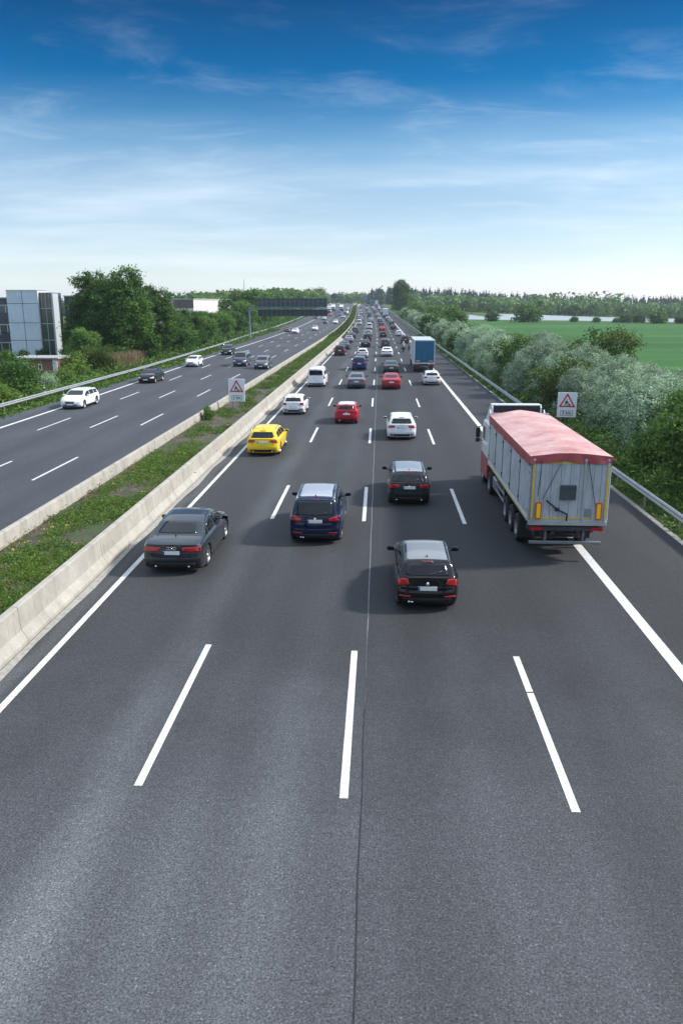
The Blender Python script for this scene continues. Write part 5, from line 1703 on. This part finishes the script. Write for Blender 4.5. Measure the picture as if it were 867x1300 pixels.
def make_tree(seed, H, Rr, nclump, per, leaf, csize, mt, kind='round', trunk_h=None, name='tree'):
    rg = random.Random(seed); lobes = []
    if kind == 'round':
        nl = 9
        lobes.append((0, 0, H * .58, Rr * .62, Rr * .62, H * .34))
        for i in range(nl):
            a = 2 * math.pi * i / nl + rg.uniform(-.3, .3); f = rg.uniform(.42, .66); z = H * (.2 if i % 3 == 0 else rg.uniform(.30, .72))
            lobes.append((Rr * f * math.cos(a), Rr * f * math.sin(a), z, Rr * rg.uniform(.30, .46), Rr * rg.uniform(.30, .46), H * rg.uniform(.13, .22)))
        for i in range(3):
            a = rg.uniform(0, 6.28)
            lobes.append((Rr * .25 * math.cos(a), Rr * .25 * math.sin(a), H * rg.uniform(.76, .84), Rr * .34, Rr * .34, H * .15))
    elif kind == 'tall':
        lobes.append((0, 0, H * .50, Rr * .70, Rr * .70, H * .40))
        for i in range(11):
            a = rg.uniform(0, 6.28); z = H * rg.uniform(.14, .82); q = math.sin(math.pi * min(.95, z / H * .85 + .15)) ** .6
            lobes.append((Rr * .52 * q * math.cos(a), Rr * .52 * q * math.sin(a), z, Rr * rg.uniform(.30, .45), Rr * rg.uniform(.30, .45), H * rg.uniform(.11, .18)))
        lobes.append((Rr * .1, 0, H * .86, Rr * .33, Rr * .33, H * .14))
    elif kind == 'shrub':
        for i in range(8):
            a = 2 * math.pi * i / 8 + rg.uniform(-.4, .4); f = rg.uniform(.25, .68)
            lobes.append((Rr * f * math.cos(a), Rr * f * math.sin(a), H * (.18 if i % 2 else rg.uniform(.34, .68)), Rr * rg.uniform(.34, .52), Rr * rg.uniform(.34, .52), H * rg.uniform(.22, .32)))
        lobes.append((0, 0, H * .5, Rr * .5, Rr * .5, H * .44))
    cen, nr, tint, cl = crown_pts(seed, lobes, nclump, per, csize, upward=.5 if kind == 'shrub' else .2, hollow=.6)
    rs = np.random.RandomState(seed)
    sz = leaf * rs.uniform(.6, 1.35, len(cen))
    crown = leaf_mesh('crown', cen, sz, nr, tint, mt, .42 if mt is M_LSILV else .6)
    th = trunk_h or H * .55
    tb = MB(); r0 = H * .020 + .04
    bend = [(rg.uniform(-.1, .1) * i, rg.uniform(-.1, .1) * i, th * i / 5) for i in range(6)]
    bend[0] = (0, 0, -.3)
    tb.tube(bend, [r0 * (1.25 - .17 * i) for i in range(6)], 8)
    top = Vector(bend[-1])
    for i in range(9):
        t = cl[rg.randrange(len(cl))]; st = Vector(bend[2 + i % 4])
        e = st.lerp(Vector(t), .85); md = st.lerp(e, .5) + Vector((0, 0, .12 * H * .3))
        tb.tube([st, md, e], [r0 * .45, r0 * .3, r0 * .08], 5)
    trunk = tb.mesh('trunk', [M_BARK])
    return crown, trunk
LIB = {}
def lib(key):
    if key in LIB: return LIB[key]
    k, v = key
    sd = 100 + v * 17
    D = {
     'big': lambda: make_tree(sd, 12.5, 4.6, 620, 60, .14, .34, M_LDARK, 'tall'),
     'mid': lambda: make_tree(sd + 1, 8.0, 3.9, 420, 44, .14, .30, M_LMID if v % 2 else M_LDARK, 'round'),
     'midfar': lambda: make_tree(sd + 2, 9.0, 4.6, 200, 18, .30, .55, M_LMID if v % 3 else M_LDARK, 'round'),
     'silver': lambda: make_tree(sd + 3, 5.0, 2.7, 620, 54, .080, .20, M_LSILV, 'shrub'),
     'silverfar': lambda: make_tree(sd + 4, 5.0, 2.9, 220, 20, .17, .36, M_LSILV, 'shrub'),
     'shrub': lambda: make_tree(sd + 5, 3.4, 2.0, 260, 32, .10, .24, M_LDARK, 'shrub'),
     'bright': lambda: make_tree(sd + 6, 2.4, 1.6, 260, 32, .08, .20, M_LBRIGHT, 'shrub'),
     'olive': lambda: make_tree(sd + 7, 5.2, 3.4, 420, 36, .11, .30, M_LOLIVE, 'shrub'),
     'leafy': lambda: make_tree(sd + 8, 5.6, 3.0, 420, 40, .11, .34, M_LMID, 'round'),
     'hedge': lambda: make_tree(sd + 9, 4.6, 3.4, 130, 18, .38, .50, M_LDARK, 'round'),
    }
    LIB[key] = D[k]()
    return LIB[key]
rv = random.Random(11)
VC = {}
def plant(kind, x, y, h, label, cat='tree', group=None, name=None, v=None, wide=1., z=None):
    base = {'big': 12.5, 'mid': 8, 'midfar': 9, 'silver': 5, 'silverfar': 5, 'shrub': 3.4, 'bright': 2.4, 'olive': 5.2, 'leafy': 5.6, 'hedge': 4.6}[kind]
    v = v if v is not None else VC.get(kind, 0) % 3; VC[kind] = VC.get(kind, 0) + 1
    cr0, tr = lib((kind, v))
    s = h / base
    X = x + cr(y) if abs(x) < 80 else x
    rt = empty(name or ('tree' if cat == 'tree' else 'shrub'), (X, y, (ground_z(X, y) if z is None else z)), rv.uniform(0, 6.28))
    rt.scale = (s * wide, s * wide, s)
    tag(rt, label, cat, group)
    link_mesh('crown', cr0, rt); link_mesh('trunk', tr, rt)
    return rt

# big trees beside the office
for i, (x, y, h, lab) in enumerate([(-44.6, 124, 10.2, 'big dark green tree closest to the office block, first of the tall clump'), (-40.6, 116, 13.0, 'tall dark tree with the first high peak of the clump by the office'),
        (-35.9, 113, 13.1, 'tall dark tree with the second high peak of the clump by the office'), (-34.3, 121, 10.9, 'dark green tree with a rounded shoulder at the road end of the tall clump'), (-33.8, 134, 7.0, 'dark green tree stepping down behind the tall clump')]):
    plant('big', x, y, h, lab, v=i % 3, wide=1.12)
plant('mid', -44.2, 117, 6.4, 'low dark tree in front of the glass strip of the office')
plant('mid', -39.5, 106, 5.4, 'low dense tree filling the foot of the tall clump')
plant('mid', -33.8, 115, 5.0, 'low dense tree under the road end of the tall clump')
GW = 'trees of the roadside wood behind the verge rail'
lx = [(-36, 143, 7.6), (-41, 150, 7.2), (-35.5, 152, 6.6), (-39.5, 162, 6.8), (-35.8, 165, 6.2), (-44, 170, 7.0), (-37.5, 175, 6.4), (-36.5, 186, 6.9), (-42, 184, 7.2),
      (-38.6, 197, 6.0), (-44, 202, 6.6), (-37, 208, 6.8), (-41, 216, 7.0), (-38, 226, 9.4)]
KI = ['spreading', 'rounded', 'bushy', 'ragged', 'dense']
for i, (x, y, h) in enumerate(lx):
    nb = ['behind the tall clump by the office', 'in front of the warehouse', 'at the verge rail in front of the white hall', 'below the white hall', 'at the gantry leg'][min(4, i // 3)]
    plant('mid', x, y, h, '%s roadside tree %s, %s' % (KI[i % 5], nb.replace('in front of the white hall', 'near the white hall'), ['low at the rail', 'set back', 'between two others'][i % 3]), group=GW, wide=1.05)
for i in range(30):
    y = 240 + i * 15 + rv.uniform(-3, 3); x = -39.5 - rv.uniform(0, 4) - (i % 2) * 8
    plant('midfar', x, y, rv.uniform(9, 12) + (2.5 if i % 4 == 0 else 0) , 'tree of the wood beyond the gantry, one of many alike along the oncoming lanes', group=GW + ' beyond the gantry', wide=1.1)
plant('silverfar', -35.6, 232, 3.0, 'pale flowering bush at the wood edge under the gantry panels', 'shrub')
# shrubs at the verge, left of the oncoming lanes
for kind, x, y, h, lab in [('shrub', -33.6, 72, 3.9, 'tall dark feathery shrub by the rail in front of the brick outbuilding'), ('shrub', -38.5, 79, 2.5, 'dark shrub half covering the brick outbuilding'),
     ('bright', -31.6, 64.5, 2.2, 'bright green bush by the rail at the edge of the view'), ('bright', -35.2, 90, 3.0, 'fresh light green round bush beside the brick outbuilding'),
     ('silverfar', -32.6, 77, 1.9, 'low pale grey bush at the rail below the brick outbuilding'), ('olive', -34.0, 96, 3.6, 'olive green bush in front of the reeds'),
     ('bright', -33.4, 83, 1.8, 'low yellow-green bush between the pale bush and the round bush'), ('shrub', -38.2, 66, 4.2, 'dark shrub cut by the picture edge near the office'),
     ('shrub', -47, 122, 2.6, 'clipped dark hedge shrub at the foot of the glass strip'), ('shrub', -56, 124, 1.6, 'low dark hedge shrub at the foot of the pale stair tower'), ('shrub', -59, 124, 1.6, 'low dark hedge shrub under the tower corner by the entrance'),
     ('shrub', -53, 124, 1.7, 'low dark hedge shrub in front of the white pillar')]:
    plant(kind, x, y, h, lab, 'shrub')
# silvery shrubs along the hard shoulder
GS = 'silvery shrubs behind the shoulder guard rail'
adj = ['feathery', 'billowing', 'upright', 'broad', 'loose']
y = 37; i = 0
while y < 420:
    near = y < 130
    step = rv.uniform(3.6, 4.6) if y < 60 else rv.uniform(4.8, 6.6) if y < 150 else rv.uniform(7, 10)
    x = (16.0 if y < 57 else 14.4) + rv.uniform(-.4, .8)
    h = (4.0 if y < 60 else 4.8 if y < 120 else 4.4) + rv.uniform(-1.1, .8)
    if not near:
        plant('silverfar' if i % 4 else 'hedge', x + .3, y, h, ('distant silvery shrub behind the shoulder rail, one of a long row' if i % 4 else 'distant dark green shrub standing among the silvery ones behind the shoulder rail'), 'shrub', GS)
    elif y > 44:
        wh = 'just beyond the roadworks sign' if y < 62 else 'level with the space before the blue truck' if y < 85 else 'alongside the blue box truck' if y < 110 else 'beyond the blue box truck'
        if i % 4 == 2 and y > 62: plant(['leafy', 'olive'][(i // 4) % 2], x, y, h * .92, '%s plain green shrub %s, among silvery ones' % (adj[i % 5], wh), 'shrub', GS)
        else: plant('silver', x, y, h, '%s silver-leaved shrub %s, %s' % (adj[i % 5], wh, ['front row at the rail', 'front row, lower one', 'front row, fuller one'][i % 3]), 'shrub', GS)
        if i % 2 == 0: plant('silver', x + 4.6 + rv.uniform(-.4, .8), y + 2.5, h * .95, '%s silver-leaved shrub %s, second row towards the field' % (adj[(i + 2) % 5], wh), 'shrub', GS)
    y += step; i += 1
for kind, x, yy, h, lab in [('leafy', 14.6, 35.5, 4.2, 'green leafy tree at the picture edge beside the tipper truck'), ('leafy', 15.6, 40.5, 4.3, 'green leafy tree between the tipper and the silvery shrubs'),
      ('leafy', 17.6, 34, 5.0, 'yellowish green tree cut by the picture edge'), ('olive', 22.8, 84, 6.0, 'round olive green bush standing up behind the silvery shrubs against the field'),
      ('bright', 19, 46, 3.2, 'yellow-green bush among silvery shrubs near the picture edge'), ('mid', 20.0, 122, 4.3, 'small green tree poking out behind the silvery shrubs')]:
    plant(kind, x, yy, h, lab, 'tree' if kind in ('leafy', 'mid') else 'shrub')
for i in range(9):
    plant('silver' , 20.5 + rv.uniform(-1, 2), 50 + i * 4.5, 4.0, 'silver-leaved shrub at the field edge, one of several alike', 'shrub', GS + ' at the field edge')
for i in range(20):
    yy = 205 + i * 15; plant('midfar', 20 + rv.uniform(-1, 3), yy, rv.uniform(5.5, 8.0), 'green tree behind the long silvery row, one of many alike', group='green trees behind the silvery row', v=1 + i % 2)
plant('big', 16.2, 470, 18.5, 'tall solitary dark tree towering over the row at the far end of the motorway', v=0, wide=.95)
plant('midfar', 19, 455, 11, 'dark tree leaning against the tall solitary tree', v=0)
# bushes between the field and the pale sheeting
hx = [(64, 345, 6.4), (50, 352, 3.6), (105, 352, 3.4), (117, 348, 4.4), (128, 350, 2.8), (141, 346, 7.0), (150, 350, 3.6), (160, 350, 4.6), (168, 351, 4.4), (176, 350, 3.4), (196, 352, 3.0), (208, 352, 2.8), (222, 348, 5.6), (232, 350, 4.2), (244, 350, 3.0), (258, 350, 3.8), (275, 350, 5)]
hx += [(x_, 352 + (x_ * 7) % 5, 1.8 + (x_ * 13) % 17 / 10.) for x_ in range(84, 300, 9)]
for i, (x, y, h) in enumerate(hx):
    lab = {0: 'single round dark tree alone at the far edge of the crop field', 5: 'tallest dark tree of the field hedge', 12: 'dark round tree near the end of the field hedge'}.get(i, 'low dark hedge bush at the far edge of the crop field')
    plant('hedge', x, y, h, lab, 'tree' if i in (0, 5, 12) else 'shrub', None if i in (0, 5, 12) else 'hedge bushes at the far field edge', wide=1.15)

# far woods
def wood(name, label, boxes, seed, leaf, mt, conifer=False):
    rs = np.random.RandomState(seed); cs = []; ns = []; ts = []; ss = []
    for (xa, xb, ya, yb, n, ha, hb) in boxes:
        for _ in range(n):
            x, y = rs.uniform(xa, xb), rs.uniform(ya, yb); h = rs.uniform(ha, hb); gz = ground_z(x, y)
            if conifer:
                m = 46; t = rs.uniform(.05, 1, m); r = (1 - t) * h * .17 + .1; a = rs.uniform(0, 6.28, m)
                c = np.stack([x + r * np.cos(a), y + r * np.sin(a), gz + t * h], 1); nn = np.stack([np.cos(a), np.sin(a), .6 + 0 * a], 1)
                s_ = np.where(t > .85, .45, 1.) * leaf * rs.uniform(.6, 1.2, m)
            else:
                m = 90; d = rs.normal(size=(m, 3)); d /= np.linalg.norm(d, axis=1, keepdims=True); d[:, 2] = rs.uniform(-1., 1.05, m)
                w_ = h * rs.uniform(.34, .5); c = np.array([x, y, gz + h * .5]) + d * np.array([w_, w_, h * .48]) * rs.uniform(.8, 1.05, (m, 1)); nn = d + rs.normal(size=(m, 3)) * .4
                s_ = leaf * rs.uniform(.6, 1.3, m)
            cs.append(c); ns.append(nn); ss.append(s_); ts.append(np.full(m, rs.uniform(.1, .8)) + rs.normal(size=m) * .15)
    me = leaf_mesh(name, np.concatenate(cs), np.concatenate(ss), np.concatenate(ns), np.concatenate(ts), mt, .8)
    return tag(link_mesh(name, me), label, 'woodland', kind='stuff')
wood('forest', 'broadleaf belt of the far wood beyond the pale sheeting', [(10, 130, 500, 600, 170, 6, 10), (120, 900, 490, 620, 700, 6, 10.5), (90, 160, 540, 600, 12, 13, 16)], 4, 1.1, M_LFAR)
wood('conifer_forest', 'dark conifer tops behind the broadleaf belt', [(-10, 1150, 690, 860, 2600, 12, 16.5)], 5, 1.2, M_LBLUE, True)
wood('treeline', 'hazy tree line behind the halls and the oncoming lanes', [(-520, -60, 560, 760, 380, 9, 15), (-120, -44, 330, 560, 130, 9, 13), (-260, 60, 900, 1100, 260, 8, 13)], 6, 1.4, M_LMID)

# median weeds, verge grass, reeds: uncountable growth
def tufts(name, label, spots, seed, mt, blade, hgt, per, spread):
    rs = np.random.RandomState(seed); n = len(spots)
    sp = np.array(spots, float)                    # x, y, z, scale
    c = np.repeat(sp, per, 0)
    off = rs.normal(size=(len(c), 3)) * np.array([spread, spread, 0]); off[:, 2] = np.abs(rs.normal(size=len(c))) * hgt
    fall = np.exp(-(off[:, 0] ** 2 + off[:, 1] ** 2) / (2 * (spread * 1.3) ** 2))
    off[:, 2] *= fall
    cen = c[:, :3] + off * c[:, 3:4]
    nr = rs.normal(size=cen.shape) + np.array([0, 0, .9])
    tint = np.repeat(rs.uniform(.1, .9, n), per) + rs.normal(size=len(cen)) * .15
    sz = blade * c[:, 3] * rs.uniform(.5, 1.3, len(cen))
    me = leaf_mesh(name, cen, sz, nr, tint, mt, .35)
    return tag(link_mesh(name, me), label, 'plants', kind='stuff')
rs = np.random.RandomState(9)
sp1, sp2, sp3, fl = [], [], [], []
def patchy(x, y, f=.33, o=0):
    return math.sin(x * 2.1 + o + 1.3 * math.sin(y * f)) * math.cos(y * f * 1.9 + x) + .55 * math.sin(y * .9 + o * 2)
for _ in range(5200):
    d = 9 + (rs.uniform() ** 1.5) * 190; x = rs.uniform(-12.0, -9.5)
    dens = patchy(x, d) + (.55 if d < 42 else -.15 if d < 75 else .5)
    if dens < rs.uniform(-.45, .55): continue
    X, Y, Z = P(x, d, .44); s = rs.uniform(.5, 1.25) * (1 + d / 160)
    if d > 50: s *= .8
    (sp1 if rs.uniform() < (.62 if d < 48 else .12) else sp2 if rs.uniform() < .6 or d < 48 else sp3).append((X, Y, Z, s))
    if d < 60 and rs.uniform() < .014: fl.append((X, Y, Z + .22, 1))
tufts('weeds', 'fresh green weeds covering the median soil', sp1, 1, M_LBRIGHT, .034, .15, 90, .15)
tufts('weeds', 'darker green weeds mixed into the median growth', sp2, 2, M_GRASSB, .038, .13, 80, .16)
tufts('weeds', 'olive brown low growth on the farther median', sp3, 12, M_LOLIVE, .045, .10, 50, .22)
dry = []
for _ in range(900):
    d = 10 + rs.uniform() ** 1.4 * 150; x = rs.choice([rs.uniform(-12.3, -12.0), rs.uniform(-9.4, -9.2), rs.uniform(-12.2, -9.2)]); X, Y, Z = P(x, d, .44); dry.append((X, Y, Z, rs.uniform(.5, 1.0)))
tufts('dry_grass', 'dry straw-coloured grass along the edges of the median', dry, 3, M_REED, .06, .16, 22, .13)
far_ = []
for _ in range(2500):
    d = 190 + rs.uniform() * 420; x = rs.uniform(-12.2, -9.2); X, Y, Z = P(x, d, .44); far_.append((X, Y, Z, rs.uniform(.8, 1.4)))
tufts('weeds', 'distant green strip of median growth', far_, 4, M_LOLIVE, .40, .20, 8, .4)
b = MB()
for (x, y, z, _) in fl:
    for k in range(3):
        ox, oy = rs.normal(size=2) * .07
        b.tube([(x + ox, y + oy, z), (x + ox, y + oy, z + .02)], .022, 6)
tag(b.build('flowers', M_FLOWER), 'small yellow flowers dotted through the median weeds', 'flowers', kind='stuff')
sp = []
for _ in range(5200):
    d = 28 + rs.uniform() ** 1.4 * 230; r0 = interp(RAIL, d)
    x = r0 + rs.uniform(-1.5, 1.15); X, Y, Z = P(x, d, -.06); sp.append((X, Y, Z, rs.uniform(.6, 1.2) * (1 + d / 130)))
tufts('grass', 'rough green grass of the verge beside the oncoming lanes', sp, 5, M_GRASSB, .10, .12, 18, .25)
sp = []
for _ in range(3600):
    d = 20 + rs.uniform() ** 1.4 * 200; x = rs.uniform(11.1, 13.4); X, Y, Z = P(x, d, -.06); sp.append((X, Y, Z, rs.uniform(.6, 1.2) * (1 + d / 130)))
tufts('grass', 'rough grass under the shoulder guard rail', sp, 6, M_GRASSB, .08, .12, 20, .22)
sp = []
for _ in range(2600):
    y = 60 + rs.uniform() * 80; x = interp(RAIL, y) - 1.2 - rs.uniform() * 8; sp.append((x, y, ground_z(x, y), rs.uniform(.8, 1.8)))
tufts('undergrowth', 'tangled green undergrowth behind the verge rail', sp, 7, M_LMID, .13, .45, 16, .35)
sp = []
for _ in range(3200):
    y = 26 + rs.uniform() ** 1.3 * 130; x = 12.6 + rs.uniform() * (11 if y < 60 else 5); sp.append((x + cr(y), y, ground_z(x, y), rs.uniform(.7, 1.6)))
tufts('undergrowth', 'tangled green undergrowth beneath the silvery shrubs', sp, 17, M_LMID, .10, .42, 20, .35)
sp = []
for _ in range(2600):
    y = 140 + rs.uniform() * 320; x = interp(RAIL, y) - 1.0 - rs.uniform() * 8; sp.append((x + cr(y), y, ground_z(x, y), rs.uniform(1.5, 3)))
tufts('undergrowth', 'green undergrowth along the foot of the wood past the gantry', sp, 18, M_LDARK, .16, .5, 12, .4)
sp = [(x, y, ground_z(x, y), rs.uniform(.9, 1.3)) for x, y in [(-32.4 - rs.uniform() * 3.0, 97 + rs.uniform() * 13) for _ in range(420)]]
cen = []; 
rr = np.random.RandomState(8); S = np.repeat(np.array(sp), 14, 0)
cen = S[:, :3] + rr.normal(size=(len(S), 3)) * [.25, .25, 0]; cen[:, 2] += rr.uniform(.3, 1.8, len(S))
nr = rr.normal(size=cen.shape) * [1, 1, .1]
# tall narrow blades, standing upright
def blades(name, base, h, w_, tint, mt):
    n = len(base); a = rr.uniform(0, 6.28, n); ux = np.stack([np.cos(a), np.sin(a), 0 * a], 1) * w_; ln = rr.normal(size=(n, 3)) * [.10, .10, 0]
    v = np.stack([base - ux, base + ux, base + ux * .3 + np.stack([0 * a, 0 * a, h], 1) + ln, base - ux * .3 + np.stack([0 * a, 0 * a, h], 1) + ln], 1).reshape(-1, 3)
    me = bpy.data.meshes.new(name); me.vertices.add(4 * n); me.loops.add(4 * n); me.polygons.add(n)
    me.vertices.foreach_set('co', v.astype(np.float32).ravel()); me.loops.foreach_set('vertex_index', np.arange(4 * n, dtype=np.int32))
    me.polygons.foreach_set('loop_start', np.arange(0, 4 * n, 4, dtype=np.int32)); me.update()
    at = me.attributes.new('tint', 'FLOAT', 'FACE'); at.data.foreach_set('value', tint.astype(np.float32)); me.materials.append(mt); me.validate()
    return link_mesh(name, me)
base = S[:, :3] + rr.normal(size=(len(S), 3)) * [.22, .22, 0]
tag(blades('reeds', base, rr.uniform(1.2, 2.3, len(S)), .03, rr.uniform(0, 1, len(S)), M_REED), 'stand of dry brown reeds behind the verge rail', 'reeds', kind='stuff')
# one bush at the median edge
X, Y, Z = P(-11.9, 54.5, .44)
cr0, tr = lib(('bright', 0))
rt = empty('shrub', (X, Y, Z)); rt.scale = (.26, .26, .42); tag(rt, 'small bright green bush leaning on the median barrier near the roadworks sign', 'shrub')
link_mesh('crown', cr0, rt); link_mesh('trunk', tr, rt)

# ------------------------------------------------------------------ the air
def haze():
    b = MB().box((250, 900, 19), (3400, 3400, 46))
    m = bpy.data.materials.new('haze'); m.use_nodes = True; t = m.node_tree; t.nodes.clear()
    v = t.nodes.new('ShaderNodeVolumePrincipled'); v.inputs['Color'].default_value = (.80, .88, 1.0, 1); v.inputs['Density'].default_value = HAZE
    v.inputs['Anisotropy'].default_value = .3
    o = t.nodes.new('ShaderNodeOutputMaterial'); t.links.new(v.outputs[0], o.inputs['Volume'])
    tag(b.build('haze', m), kind='stuff', label='thin blue haze over the motorway', cat='haze')
HAZE = 0.00016
haze()
